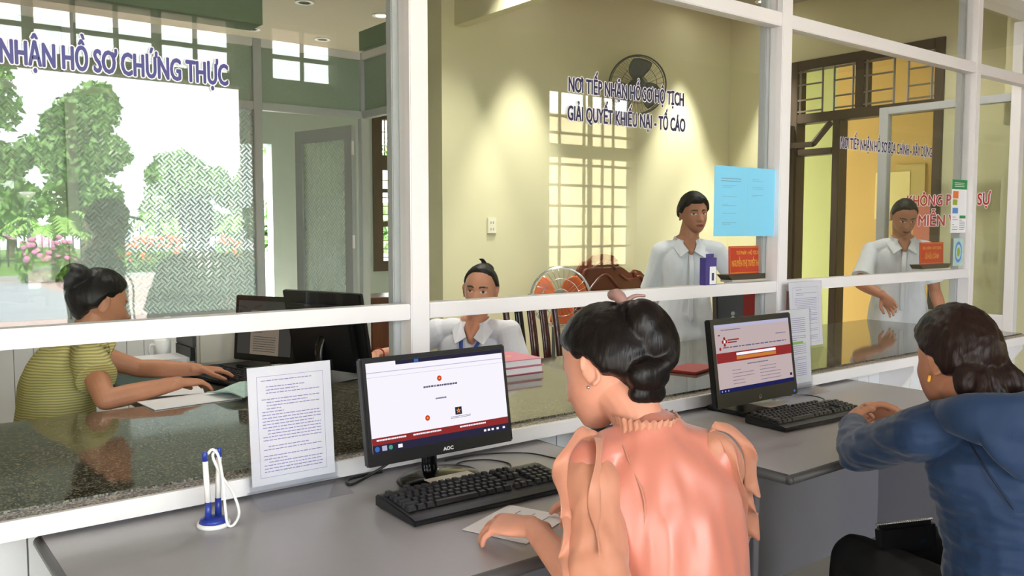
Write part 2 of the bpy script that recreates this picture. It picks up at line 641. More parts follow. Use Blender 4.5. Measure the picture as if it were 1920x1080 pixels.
def wall_with_holes(bm, lo, hi, holes, axis):
    """Wall slab lo..hi with rectangular holes [(u0,z0,u1,z1)]; axis = the running axis 'x' or 'y'."""
    i = 0 if axis == 'x' else 1
    us = sorted({lo[i], hi[i], *[h[0] for h in holes], *[h[2] for h in holes]})
    zs = sorted({lo[2], hi[2], *[h[1] for h in holes], *[h[3] for h in holes]})
    for a, b in zip(us[:-1], us[1:]):
        run = []
        for c, d in zip(zs[:-1], zs[1:]):
            um, zm = (a + b) / 2, (c + d) / 2
            if any(h[0] < um < h[2] and h[1] < zm < h[3] for h in holes):
                continue
            if run and abs(run[-1][1] - c) < 1e-9:
                run[-1][1] = d
            else:
                run.append([c, d])
        for c, d in run:
            if axis == 'x':
                box(bm, (a, lo[1], c), (b, hi[1], d))
            else:
                box(bm, (lo[0], a, c), (hi[0], b, d))
    return bm


def text_mesh(body, width, cap, offset=0.0, extrude=0.0, space=1.0):
    cu = bpy.data.curves.new('txt', 'FONT')
    cu.body = body
    cu.size = 1.0
    cu.offset = offset
    cu.extrude = extrude
    cu.space_character = space
    cu.resolution_u = 3
    ob = bpy.data.objects.new('txt', cu)
    COL.objects.link(ob)
    bpy.context.view_layer.update()
    me = bpy.data.meshes.new_from_object(ob.evaluated_get(bpy.context.evaluated_depsgraph_get()))
    bpy.data.objects.remove(ob)
    bpy.data.curves.remove(cu)
    return me


def add_horns(me, prefixes, space):
    """The hook of the letter Ơ, set at the upper corner of each O that needs one."""
    bm = bmesh.new()
    bm.from_mesh(me)
    for pre in prefixes:
        t = text_mesh(pre, 1, 1, 0.0, 0.0, space)
        r = max(v.co.x for v in t.vertices)
        bpy.data.meshes.remove(t)
        pts = [(r - 0.14, 0.66), (r - 0.03, 0.60), (r + 0.02, 0.66), (r + 0.02, 0.76), (r + 0.10, 0.76), (r + 0.10, 0.64), (r + 0.03, 0.54), (r - 0.06, 0.50)]
        bm.faces.new([bm.verts.new((x, y, 0)) for x, y in pts])
    bm.to_mesh(me)
    bm.free()


def text(name, body, m, origin, xdir, zdir, width, cap, parent=None, bold=0.0, lift=0.0, space=1.0):
    """Flat lettering: baseline start at origin, running along xdir for `width`, capitals `cap` high.
    `bold` thickens every stroke by that many metres on all sides."""
    horns = [body[:i].replace('Ơ', 'O') + 'O' for i, ch in enumerate(body) if ch == 'Ơ']
    me = text_mesh(body.replace('Ơ', 'O'), width, cap, 0.0, 0.0, space)
    add_horns(me, horns, space)
    x0 = min(v.co.x for v in me.vertices)
    x1 = max(v.co.x for v in me.vertices)
    sx = width / (x1 - x0)
    sz = cap / 0.70
    b = basis(origin, xdir, zdir)
    offs = [(0.0, 0.0)]
    if bold:
        offs += [(bold * math.cos(math.pi * k / 4), bold * math.sin(math.pi * k / 4)) for k in range(8)]
    bm = bmesh.new()
    for k, (ox, oz) in enumerate(offs):
        tmp = me.copy()
        for v in tmp.vertices:
            v.co = b @ V(((v.co.x - x0) * sx + ox, -lift - 0.00001 * k, v.co.y * sz + oz))
        bm.from_mesh(tmp)
        bpy.data.meshes.remove(tmp)
    bpy.data.meshes.remove(me)
    out = bpy.data.meshes.new(name)
    bm.to_mesh(out)
    bm.free()
    return link_mesh(name, out, m, parent)


def text_lines(bm, origin, xdir, zdir, width, height, n, lift=0.0006, seed=1, thick=0.35, ragged=True, indent=0.0):
    """Rows of small word-like dashes: unreadable body text on a sheet."""
    rng = random.Random(seed)
    b = basis(origin, xdir, zdir)
    pitch = height / n
    for k in range(n):
        if ragged and rng.random() < 0.10:
            continue
        z = -pitch * (k + 0.5)
        x = indent * width if rng.random() < 0.4 else 0.0
        end = width * (1.0 if not ragged or rng.random() < 0.65 else rng.uniform(0.3, 0.9))
        while x < end - 0.002:
            w = min(rng.uniform(0.03, 0.09) * width, end - x)
            h = pitch * thick
            q = [V((x, -lift, z)), V((x + w, -lift, z)), V((x + w, -lift, z + h)), V((x, -lift, z + h))]
            bm.faces.new([bm.verts.new(b @ p) for p in q])
            x += w + 0.012 * width
    return bm


def quad(bm, b, x0, z0, x1, z1, lift=0.0):
    bm.faces.new([bm.verts.new(b @ V(p)) for p in ((x0, -lift, z0), (x1, -lift, z0), (x1, -lift, z1), (x0, -lift, z1))])
    return bm


def disc(bm, b, cx, cz, r, lift=0.0, seg=20):
    bm.faces.new([bm.verts.new(b @ V((cx + r * math.cos(2 * math.pi * k / seg), -lift, cz + r * math.sin(2 * math.pi * k / seg)))) for k in range(seg)])
    return bm


def star(bm, b, cx, cz, r, lift=0.0):
    c = bm.verts.new(b @ V((cx, -lift, cz)))
    vs = [bm.verts.new(b @ V((cx + (r if k % 2 == 0 else r * 0.4) * math.sin(math.pi * k / 5), -lift, cz + (r if k % 2 == 0 else r * 0.4) * math.cos(math.pi * k / 5)))) for k in range(10)]
    for k in range(10):
        bm.faces.new((c, vs[k], vs[(k + 1) % 10]))
    return bm

# ================================================================== THE SETTING
G = 0.18          # glass plane of the service counter
YB = 2.79         # back wall of the staff room
YA = 3.79         # rear aluminium partition
YF = 6.9          # far wall behind it
YE = -3.84        # entrance wall behind the visitors

struct('floor', bx((-2.7, -4.0, -0.12), (9.3, 7.1, 0.0)), M['tile'])
struct('ceiling', bx((-2.7, -5.6, 3.2), (9.3, 7.1, 3.35)), M['ceil'])
struct('trim_1', bx((-2.6, 0.10, 2.66), (9.2, 0.30, 3.2)), M['alu'])          # soffit over the counter glass

# walls
b = nb()
wall_with_holes(b, (-2.75, -4.0, 0), (-2.6, 7.0, 3.2), [(-3.4, 0.0, -2.4, 2.4)], 'y')  # hole added out of view so more daylight enters the hall
struct('wall_left', b, M['cream_wall'])
struct('wall_back', bx((3.135, YB, 0), (6.25, YB + 0.2, 3.2)), M['yellow_wall'])
b = nb()
wall_with_holes(b, (6.1, 0.30, 0), (6.25, YB, 3.2), [(0.94, 0, 2.17, 2.73)], 'y')
struct('wall_right', b, M['yellow_wall'])
struct('wall_hall_return', bx((5.80, 0.30, 0), (6.1, 0.42, 3.2)), M['yellow_wall'])
struct('wall_hall_side', bx((6.25, 0.28, 0), (9.2, 0.42, 3.2)), M['cream_wall'])
struct('wall_hall_right', bx((9.2, -4.0, 0), (9.35, 5.0, 3.2)), M['cream_wall'])
b = nb()
wall_with_holes(b, (-2.6, YE - 0.16, 0), (9.2, YE, 3.2), [(-0.6, 0, 2.39, 2.44), (-0.6, 2.5, 2.30, 2.94), (2.58, 2.5, 3.12, 2.94), (5.3, 1.0, 6.5, 2.74)], 'x')
struct('wall_entrance', b, mat('pale_grey_green_plaster', (150, 156, 138), 0.8, var=0.04))
struct('wall_neighbour', bx((8.6, -9.3, -0.2), (20.0, -9.0, 3.4)), M['cream_wall'])
b = nb()
wall_with_holes(b, (-2.6, YF, 0), (6.3, YF + 0.15, 3.2), [(2.15, 0, 3.65, 2.3), (4.9, 0.95, 6.2, 2.70)], 'x')  # wide floor-level hole is added to backlight the patterned glass
struct('wall_far', b, M['blue_wall'])
struct('wall_far_side', bx((6.25, YB + 0.2, 0), (6.4, YF, 3.2)), M['yellow_wall'])
b = bx((8.6, 0.42, 0), (8.75, 3.30, 3.2))
struct('wall_corridor', b, M['orange_wall'])
struct('wall_corridor_end', bx((8.6, 3.30, 0), (8.75, 4.4, 3.2)), M['lime_wall'])
# ceiling beam with its light left face, and the green band above the cross partition
struct('trim_2', bx((3.237, 0.30, 2.735), (3.315, YB, 3.2)), M['yellow_wall'])
struct('trim_3', bx((3.09, YB + 0.2, 2.72), (3.30, YA + 0.05, 2.86)), M['green_paint'])
struct('trim_4', bx((-2.6, 3.52, 2.73), (2.22, 3.74, 2.90)), M['green_paint'])


def board_panel(name, x0, x1, y, z0, z1, thick=0.03, pitch=0.10, m=None):
    """Tongue-and-groove boarding facing -y; grooves are real gaps."""
    b = nb()
    x = x0
    while x < x1 - 0.01:
        e = min(x + pitch, x1)
        box(b, (x + 0.003, y, z0), (e - 0.001, y + thick, z1))
        x = e
    o = struct(name, b, m or M['panel_white'])
    g = build('groove_backing', bx((x0, y + 0.006, z0), (x1, y + thick + 0.004, z1)), M['groove'], o)
    return o


# ---- front aluminium screen with glass ------------------------------------------------
def member(name, lo, hi, m='alu', parent=None):
    o = build(name, bx(lo, hi), M[m], parent, bevel=0.003)
    return o


scr = bpy.data.objects.new('partition_counter_screen', None)
COL.objects.link(scr)
scr.location = (1.3, G, 0)
scr['kind'] = 'structure'
posts = [(-0.43, -0.362), (1.316, 1.380), (3.120, 3.188), (4.878, 4.929)]
for a, c in posts:
    z0 = 0.8065
    member('post', (a, G, z0), (c, G + 0.065, 2.66), parent=scr)
    member('post_shaded_side', (a - 0.022, G + 0.066, z0), (c - 0.004, G + 0.10, 2.66), 'alu_grey', scr)  # grey colour stands for the shade on the post's inner side
edges = [-2.6, -0.43, -0.362, 1.316, 1.380, 3.120, 3.188, 4.878]
for a, c in ((-2.6, -0.43), (-0.362, 1.316), (1.380, 3.120), (3.188, 4.878)):
    member('middle_rail', (a, G + 0.004, 1.130), (c, G + 0.060, 1.177), parent=scr)
    member('transom', (a, G + 0.004, 2.240), (c, G + 0.060, 2.297), parent=scr)
    build('pane', bx((a, G + 0.029, 1.177), (c, G + 0.034, 2.240)), M['glass'], scr)
    build('upper_pane', bx((a, G + 0.029, 2.297), (c, G + 0.034, 2.66)), M['glass'], scr)
member('transom', (4.929, G + 0.004, 2.240), (5.80, G + 0.060, 2.297), parent=scr)
build('upper_pane', bx((4.929, G + 0.029, 2.297), (5.80, G + 0.034, 2.66)), M['glass'], scr)

# boarding under the counter and the gusset brackets
board_panel('wall_counter_front', -2.6, 5.30, 0.20, 0.0, 0.755)
for x in (4.0, 5.2):
    b = nb()
    prism(b, [(x, 0.20, 0.757), (x, 0.03, 0.757), (x, 0.03, 0.72), (x, 0.20, 0.47)], (0.02, 0, 0))
    o = build('shelf_bracket', b, M['alu'])
    tag(o, 'white triangular bracket under the counter ' + ('beside the blue jacketed person' if x < 4.5 else 'at the far end of the counter'), 'bracket', 'counter brackets')

# ---- counter --------------------------------------------------------------------------
ctr = thing('service_counter', 'long dark granite service counter with white metal front edge', 'counter', (1.3, 0.5, 0.757))
build('stone_slab', bx((-2.6, 0.004, 0.757), (5.27, 1.0, 0.80)), M['granite_edge'], ctr)
build('glass_top', bx((-2.6, 0.055, 0.80), (5.27, 1.0, 0.806)), M['granite'], ctr)
build('front_trim', bx((-2.6, -0.012, 0.759), (5.19, 0.004, 0.801)), M['alu'], ctr, bevel=0.002)

# ---- rear aluminium partition ---------------------------------------------------------
rp = bpy.data.objects.new('partition_rear', None)
COL.objects.link(rp)
rp.location = (1.0, YA, 0)
rp['kind'] = 'structure'
for a, c in ((-2.6, -2.54), (-0.2, -0.14), (1.081, 1.143), (2.254, 2.314), (3.075, 3.137)):
    member('post', (a, YA, 0), (c, YA + 0.06, 2.70), 'alu_grey', rp)
for a, c in ((-2.54, -0.2), (-0.14, 1.081), (1.143, 2.254), (2.314, 3.075)):
    member('top_rail', (a, YA + 0.003, 2.645), (c, YA + 0.057, 2.70), 'alu', rp)
    member('transom', (a, YA + 0.003, 2.216), (c, YA + 0.057, 2.270), 'alu_grey', rp)
    build('upper_pane', bx((a, YA + 0.027, 2.27), (c, YA + 0.033, 2.645)), M['frost'], rp)
    if c < 2.5:
        member('sill_rail', (a, YA + 0.003, 0.79), (c, YA + 0.057, 0.845), 'alu_grey', rp)
        if c < 1.2:          # clear lower light under a patterned upper light
            build('lower_pane', bx((a, YA + 0.027, 0.845), (c, YA + 0.033, 1.68)), M['glass_plain'], rp)
            build('pane', bx((a, YA + 0.027, 1.68), (c, YA + 0.033, 2.216)), M['weave'], rp)
        else:
            build('pane', bx((a, YA + 0.027, 0.845), (c, YA + 0.033, 2.216)), M['weave'], rp)
for a, c in ((YB + 0.2, YA),):
    member('top_rail', (3.08, a, 2.645), (3.137, c, 2.70), 'alu', rp)
    member('transom', (3.08, a, 2.216), (3.137, c, 2.27), 'alu_grey', rp)
    build('upper_pane', bx((3.105, a, 2.27), (3.111, c, 2.645)), M['frost'], rp)
board_panel('wall_rear_dado', -2.6, 2.254, YA + 0.01, 0.0, 0.79, pitch=0.105)

# open aluminium door leaf with patterned glass
dl = bpy.data.objects.new('door_1', None)
COL.objects.link(dl)
dl.location = (3.04, YA + 0.06, 0)
dl.rotation_euler = (0, 0, R(101))
dl['kind'] = 'structure'
bpy.context.view_layer.update()


def leafbox(name, lo, hi, m):
    o = build(name, bx(lo, hi), M[m] if isinstance(m, str) else m, None, world_coords=None)
    o.parent = dl
    return o


leafbox('stile', (0.0, -0.02, 0.02), (0.09, 0.02, 2.17), 'alu_grey')
leafbox('stile', (0.63, -0.02, 0.02), (0.72, 0.02, 2.17), 'alu_grey')
leafbox('rail', (0.09, -0.019, 2.07), (0.63, 0.019, 2.17), 'alu_grey')
leafbox('rail', (0.09, -0.019, 0.75), (0.63, 0.019, 0.86), 'alu_grey')
leafbox('rail', (0.09, -0.019, 0.02), (0.63, 0.019, 0.14), 'alu_grey')
leafbox('pane', (0.09, -0.003, 0.86), (0.63, 0.003, 2.07), 'weave')
leafbox('panel', (0.09, -0.006, 0.14), (0.63, 0.006, 0.75), 'panel_white')
for z in (0.4, 1.25, 1.95):
    h = lathe(nb(), [(0.011, z), (0.011, z + 0.10)], 10, Matrix.Translation((-0.012, 0.02, 0)))
    o = build('hinge', h, M['alu'], None, world_coords=None)
    o.parent = dl

# ---- "no entry" glazed side screen at the end of the counter -----------------------------
sp = bpy.data.objects.new('partition_side', None)
COL.objects.link(sp)
sp.location = (5.75, 0.7, 0)
sp['kind'] = 'structure'
X5 = 5.75
member('post', (X5 - 0.03, 0.288, 0), (X5 + 0.03, 0.348, 2.66), 'alu', sp)
member('post', (X5 - 0.03, 1.140, 0), (X5 + 0.03, 1.205, 2.235), 'alu_grey', sp)
member('top_rail', (X5 - 0.028, 0.348, 2.185), (X5 + 0.028, 1.140, 2.235), 'alu_grey', sp)
member('lower_rail', (X5 - 0.028, 0.348, 0.76), (X5 + 0.028, 1.140, 0.855), 'alu', sp)
build('pane', bx((X5 - 0.003, 0.348, 0.855), (X5 + 0.003, 1.140, 2.185)), M['glass_plain'], sp)
build('base_board', bx((X5 - 0.015, 0.348, 0.0), (X5 + 0.015, 1.140, 0.76)), M['panel_white'], sp)

# ---- wooden doorway with transom lights in the yellow side wall ----------------------------
d2 = bpy.data.objects.new('door_2', None)
COL.objects.link(d2)
d2.location = (6.1, 1.55, 0)
d2['kind'] = 'structure'
XR = 6.1


def wood(name, y0, y1, z0, z1, x0=XR - 0.02, x1=XR + 0.10, m='darkwood'):
    return build(name, bx((x0, y0, z0), (x1, y1, z1)), M[m], d2, bevel=0.004)


wood('jamb', 2.10, 2.17, 0, 2.73)
wood('jamb', 0.94, 1.005, 0, 2.73)
wood('head', 1.005, 2.10, 2.655, 2.73)
wood('transom_bar', 1.005, 2.10, 2.235, 2.31)
wood('mullion', 1.725, 1.785, 0, 2.235)
wood('transom_post', 1.535, 1.605, 2.31, 2.655)
wood('sash_bar', 1.785, 2.10, 1.98, 2.03)
for y0, y1 in ((1.005, 1.535), (1.605, 2.10)):
    b = nb()
    w = y1 - y0
    for y in (y0 + 0.02, y0 + 0.36 * w, y0 + 0.56 * w, y1 - 0.02):
        bar(b, (XR - 0.012, y, 2.31), (XR - 0.012, y, 2.655), 0.014)
    for z in (2.33, 2.42, 2.54, 2.64):
        bar(b, (XR - 0.012, y0, z), (XR - 0.012, y0 + 0.36 * w, z), 0.012)
        bar(b, (XR - 0.012, y0 + 0.56 * w, z), (XR - 0.012, y1, z), 0.012)
    build('transom_grille', b, M['grille_dark'], d2)
# tilted hopper sash above the bar, and the dark door leaf folded back against the jamb
b = nb()
bar(b, (XR - 0.02, 1.80, 2.22), (XR - 0.16, 1.86, 2.05), 0.03, 0.04)
bar(b, (XR - 0.16, 1.86, 2.05), (XR - 0.16, 2.09, 2.05), 0.03, 0.04)
build('hopper_sash', b, M['darkwood'], d2)
b = bx((XR - 0.30, 2.115, 0.02), (XR - 0.022, 2.155, 2.22))
build('folded_leaf', b, M['darkwood'], d2, bevel=0.004)

# ---- window in the far room, seen through the cross partition --------------------------------
w1 = bpy.data.objects.new('window_1', None)
COL.objects.link(w1)
w1.location = (5.55, YF, 0.95)
w1['kind'] = 'structure'
b = nb()
for lo, hi in (((4.86, 0.90), (4.98, 2.78)), ((6.12, 0.90), (6.24, 2.78)), ((4.98, 2.66), (6.12, 2.78)), ((4.98, 2.08), (6.12, 2.25)), ((4.98, 0.90), (6.12, 1.02)), ((4.98, 1.42), (6.12, 1.48)), ((5.52, 1.02), (5.60, 2.08)), ((4.98, 1.82), (6.12, 1.86))):
    box(b, (lo[0], YF - 0.03, lo[1]), (hi[0], YF + 0.08, hi[1]))
build('frame', b, M['darkwood'], w1)
b = nb()
for k in range(10):
    bar(b, (4.98, YF - 0.01, 1.06 + k * 0.10), (6.12, YF - 0.01, 1.06 + k * 0.10), 0.012)
for x in (5.02, 5.20, 5.30, 5.60, 5.75, 5.95):
    bar(b, (x, YF - 0.01, 2.25), (x, YF - 0.01, 2.66), 0.014)
for z in (2.36, 2.52):
    bar(b, (4.98, YF - 0.01, z), (5.20, YF - 0.01, z), 0.012)
build('grille', b, M['grille'], w1)

# ---- entrance wall (behind the visitors, mirrored in the glass): transoms and barred window ----
w2 = bpy.data.objects.new('window_2', None)
COL.objects.link(w2)
w2.location = (5.9, YE, 1.0)
w2['kind'] = 'structure'
b = nb()
for x in (5.32, 5.48, 5.80, 5.88, 6.05, 6.20, 6.48):
    bar(b, (x, YE - 0.05, 1.0), (x, YE - 0.05, 2.74), 0.05 if x in (5.32, 5.88, 6.48) else 0.03)
for z in (1.02, 1.22, 1.42, 1.62, 1.82, 2.02, 2.15, 2.32, 2.48, 2.72):
    bar(b, (5.3, YE - 0.05, z), (6.5, YE - 0.05, z), 0.12 if z == 2.15 else 0.025)
build('grille', b, M['cream_wall'], w2)
w3 = bpy.data.objects.new('window_3', None)
COL.objects.link(w3)
w3.location = (0.9, YE, 2.5)
w3['kind'] = 'structure'
b = nb()
for x0, x1 in ((-0.6, 2.30), (2.58, 3.12)):
    n = max(2, int((x1 - x0) / 0.26))
    for k in range(n + 1):
        x = x0 + (x1 - x0) * k / n
        bar(b, (x, YE - 0.06, 2.5), (x, YE - 0.06, 2.94), 0.05 if k % 3 == 0 else 0.025)
    for z in (2.52, 2.70, 2.92):
        bar(b, (x0, YE - 0.06, z), (x1, YE - 0.06, z), 0.03)
build('grille', b, M['grille'], w3)
b = nb()
box(b, (-0.6, YE - 0.10, 2.5), (2.30, YE - 0.095, 2.94))
box(b, (2.58, YE - 0.10, 2.5), (3.12, YE - 0.095, 2.94))
build('pane', b, M['glass_plain'], w3)
struct('trim_5', bx((2.39, YE - 0.18, 0), (2.47, YE + 0.01, 2.46)), M['red_col'])

# ---- downlights ---------------------------------------------------------------------------
M['lamp_disc'] = emit_mat('downlight_disc', (255, 252, 240), 30.0)


def downlight(x, y, energy, label, lit=True, cone=52):
    t = thing('downlight', label, 'ceiling light', (x, y, 3.2), 'recessed ceiling lights')
    mt = Matrix.Translation((x, y, 0))
    build('trim_ring', lathe(nb(), [(0.045, 3.199), (0.075, 3.199), (0.075, 3.190), (0.048, 3.190)], 24, mt, close=False), M['white_plastic'], t)
    build('lamp', lathe(nb(), [(0.0, 3.194), (0.046, 3.194)], 24, mt, close=False), M['lamp_disc'] if lit else M['black'], t)
    if lit:
        d = bpy.data.lights.new('downlight_beam', 'SPOT')
        d.energy = energy
        d.spot_size = R(cone)
        d.spot_blend = 0.6
        d.shadow_soft_size = 0.045
        d.color = (1.0, 0.97, 0.86)
        o = bpy.data.objects.new('downlight_beam', d)
        o.location = (x, y, 3.18)
        COL.objects.link(o)
    return t


downlight(3.66, 4.52, 40, 'lit round ceiling downlight beyond the rear partition')
for x, y, s in ((2.97, 4.52, 'nearest the counter'), (2.98, 5.67, 'beyond the green beam'), (3.67, 5.67, 'near the dark ceiling edge')):
    downlight(x, y, 0, 'unlit round ceiling downlight ' + s, lit=False)
downlight(3.78, 2.45, 250, 'lit downlight washing the back wall by the ceiling beam')
downlight(5.46, 2.50, 310, 'lit downlight washing the back wall near the corner')
downlight(5.83, 2.25, 260, 'lit downlight washing the side wall above the doorway')
downlight(3.06, 2.0, 110, 'lit downlight shining on the left face of the ceiling beam', cone=100)
for x, y, s in ((0.7, 2.3, 'above the person in yellow'), (1.9, 1.0, 'above the staff desk'), (4.3, 1.1, 'above the standing man'), (5.2, 0.9, 'near the doorway end of the counter')):  # lamps added out of view to brighten the staff room
    downlight(x, y, 55, 'added unseen ceiling downlight ' + s, cone=125)

# ================================================================== FURNITURE AND EQUIPMENT
def desk(name, label, x0, x1, y0, y1, side_r=True):
    t = thing(name, label, 'desk', ((x0 + x1) / 2, (y0 + y1) / 2, 0), 'visitor computer desks')
    build('desk_top', bx((x0, y0, 0.727), (x1, y1, 0.750)), M['desk'], t, bevel=0.002)
    b = nb()
    limb(b, [(x0, y0, 0.7365), (x1, y0, 0.7365)], [0.0135, 0.0135], seg=12, cap0=False, cap1=False)
    limb(b, [(x0, y0, 0.7365), (x0, y1, 0.7365)], [0.0135, 0.0135], seg=12, cap0=False, cap1=False)
    limb(b, [(x1, y0, 0.7365), (x1, y1, 0.7365)], [0.0135, 0.0135], seg=12, cap0=False, cap1=False)
    ellipsoid(b, (x0, y0, 0.7365), (0.0137, 0.0137, 0.0137))
    ellipsoid(b, (x1, y0, 0.7365), (0.0137, 0.0137, 0.0137))
    build('edge_band', b, M['desk_edge'], t, smooth=True)
    for x in (x0 + 0.03, x1 - 0.055):
        build('side_panel', bx((x, y0 + 0.13, 0.0), (x + 0.025, y1 - 0.01, 0.727)), M['desk_panel'], t, bevel=0.002)
    build('modesty_panel', bx((x0 + 0.055, y1 - 0.20, 0.12), (x1 - 0.055, y1 - 0.18, 0.727)), M['desk_panel'], t)
    return t


desk('computer_desk', 'grey laminate desk under the wide monitor and the desk pen', 0.30, 1.66, -0.715, 0.02)
desk('computer_desk', 'grey laminate desk where the person in the blue jacket leans', 1.945, 3.40, -0.69, 0.03)


def emblem(bm_red, bm_gold, b, cx, cz, r, lift):
    disc(bm_red, b, cx, cz, r, lift)
    star(bm_gold, b, cx, cz, r * 0.6, lift + 0.0004)


M['scr_white'] = emit_mat('lit_screen_white', (250, 246, 255), 0.85)
M['scr_pinkish'] = emit_mat('lit_screen_pale', (228, 206, 206), 0.58)
M['scr_red'] = emit_mat('lit_screen_red', (176, 60, 60), 0.54)
M['scr_orange'] = emit_mat('lit_screen_orange', (236, 150, 70), 0.58)
M['scr_dark'] = emit_mat('lit_screen_dark', (60, 58, 86), 0.48)
M['scr_navy'] = emit_mat('lit_screen_navy', (44, 48, 110), 0.48)
M['scr_lav'] = emit_mat('lit_screen_lavender', (206, 204, 236), 0.65)
M['scr_emblem'] = emit_mat('lit_screen_emblem', (226, 70, 40), 0.68)
M['scr_gold'] = emit_mat('lit_screen_gold', (250, 200, 80), 0.68)
M['scr_text'] = emit_mat('lit_screen_text', (120, 116, 150), 0.54)
M['scr_blue'] = emit_mat('lit_screen_icon_blue', (70, 130, 220), 0.61)
M['scr_cyan'] = emit_mat('lit_screen_icon_green', (90, 190, 140), 0.61)
M['scr_doc'] = emit_mat('lit_screen_page', (176, 160, 140), 0.34)
M['scr_greyd'] = emit_mat('lit_screen_grey', (96, 94, 88), 0.31)


def monitor(name, label, base, rz, w, h, zc, tilt, bez, chin, square_base, draw, thick=0.045):
    """Flat monitor on a foot. Local frame: screen faces -y, centre over the foot at `base`."""
    t = thing(name, label, 'monitor', base, None, rz)
    root = wmat(t)
    hd = root @ Matrix.Translation((0, 0, zc - base[2])) @ Matrix.Rotation(R(-tilt), 4, 'X')
    b = box(nb(), (-w / 2, -0.012, -h / 2), (w / 2, 0.012, h / 2), hd)
    build('casing', b, M['black'], t, bevel=0.004)
    b = box(nb(), (-w * 0.40, 0.012, -h * 0.40), (w * 0.40, thick, h * 0.36), hd)
    build('rear_shell', b, M['black'], t, bevel=0.01)
    sb = hd @ Matrix.Translation((-w / 2 + bez, -0.0125, -h / 2 + chin))
    sw, sh = w - 2 * bez, h - bez - chin
    scr = draw(t, sb, sw, sh, hd, w, h)
    # neck and foot
    b = nb()
    limb(b, [root @ V((0, 0.045, 0.012)), root @ V((0, 0.05, (zc - base[2]) * 0.6)), root @ V((0, 0.035, zc - base[2] - 0.02))], [(0.024, 0.012), (0.022, 0.011), (0.026, 0.01)], side=root.to_3x3() @ V((1, 0, 0)), seg=12)
    build('neck', b, M['black_gloss'], t, smooth=True)
    if square_base:
        build('foot', box(nb(), (-0.125, -0.07, 0.0), (0.125, 0.11, 0.016), root), M['black'], t, bevel=0.006)
    else:
        b = lathe(nb(), [(0.100, 0.0), (0.105, 0.008), (0.095, 0.018), (0.05, 0.026), (0.0, 0.03)], 32, root @ Matrix.Scale(1.0, 4) @ Matrix.Diagonal((1.1, 0.85, 1, 1)))
        build('foot', b, M['black_gloss'], t, smooth=True)
    return t


def draw_a(t, sb, w, h, hd, W, H):
    """White page with emblems, red footer, task bar and a maker's mark on the bezel."""
    s = build('screen', quad(nb(), sb, 0, 0, w, h, 0.0004), M['scr_white'], t)
    L = lambda m_, f, n: build(n, f, M[m_], s)
    b = nb(); quad(b, sb, w * 0.20, h * 0.955, w, h, 0.0008)
    L('scr_dark', b, 'tab_strip')
    b = nb(); quad(b, sb, 0, h * 0.885, w, h * 0.893, 0.0008); quad(b, sb, 0, h * 0.835, w, h * 0.838, 0.0008)
    L('scr_lav', b, 'toolbar_lines')
    b = nb(); quad(b, sb, 0, h * 0.085, w, h * 0.165, 0.0008)
    L('scr_red', b, 'page_footer')
    b = nb(); quad(b, sb, 0, 0, w, h * 0.085, 0.0008)
    L('scr_dark', b, 'task_bar')
    for ex, ez in ((0.50, 0.74), (0.39, 0.30)):
        r, g = nb(), nb()
        emblem(r, g, sb, w * ex, h * ez, h * 0.032, 0.0012)
        L('scr_emblem', r, 'emblem')
        L('scr_gold', g, 'emblem_star')
    b = nb(); quad(b, sb, w * 0.595, h * 0.285, w * 0.645, h * 0.375, 0.0012)
    L('scr_dark', b, 'badge')
    r, g = nb(), nb(); star(r, sb, w * 0.62, h * 0.33, h * 0.036, 0.0016); star(g, sb, w * 0.62, h * 0.33, h * 0.018, 0.002)
    L('scr_gold', r, 'badge_star'); L('scr_emblem', g, 'badge_heart')
    b = nb()
    R3 = sb.to_3x3()
    xd, zd = R3 @ V((1, 0, 0)), R3 @ V((0, 0, 1))
    text_lines(b, sb @ V((w * 0.38, -0.0012, h * 0.665)), xd, zd, w * 0.25, h * 0.035, 1, 0.0, 3, 0.6, False)
    text_lines(b, sb @ V((w * 0.46, -0.0012, h * 0.515)), xd, zd, w * 0.08, h * 0.03, 1, 0.0, 4, 0.6, False)
    text_lines(b, sb @ V((w * 0.56, -0.0012, h * 0.27)), xd, zd, w * 0.15, h * 0.03, 2, 0.0, 5, 0.4, False)
    L('scr_text', b, 'page_text')
    b = nb()
    for x in (0.03, 0.28, 0.62):
        text_lines(b, sb @ V((w * x, -0.0012, h * 0.142)), xd, zd, w * 0.20, h * 0.03, 1, 0.0, int(x * 90), 0.6, False)
    for x in (0.80, 0.83, 0.86, 0.90, 0.95):
        quad(b, sb, w * x, h * 0.03, w * (x + 0.018), h * 0.055, 0.0012)
    quad(b, sb, w * 0.17, h * 0.02, w * 0.20, h * 0.06, 0.0012)
    L('scr_white', b, 'footer_text')
    L('scr_blue', disc(nb(), sb, w * 0.03, h * 0.042, h * 0.03, 0.0012), 'icon')
    L('scr_blue', quad(nb(), sb, w * 0.33, h * 0.962, w * 0.36, h * 0.995, 0.0012), 'icon')
    b = nb(); disc(b, sb, w * 0.12, h * 0.042, h * 0.026, 0.0012)
    L('scr_cyan', b, 'icon')
    b = nb(); quad(b, sb, w * 0.062, h * 0.015, w * 0.095, h * 0.07, 0.0012)
    L('scr_lav', b, 'icon')
    text('maker_mark', 'AOC', M['white_plastic'], hd @ V((-0.006, -0.0128, -H / 2 + 0.009)), xd, zd, 0.030, 0.0085, t, 0.0005)
    return s


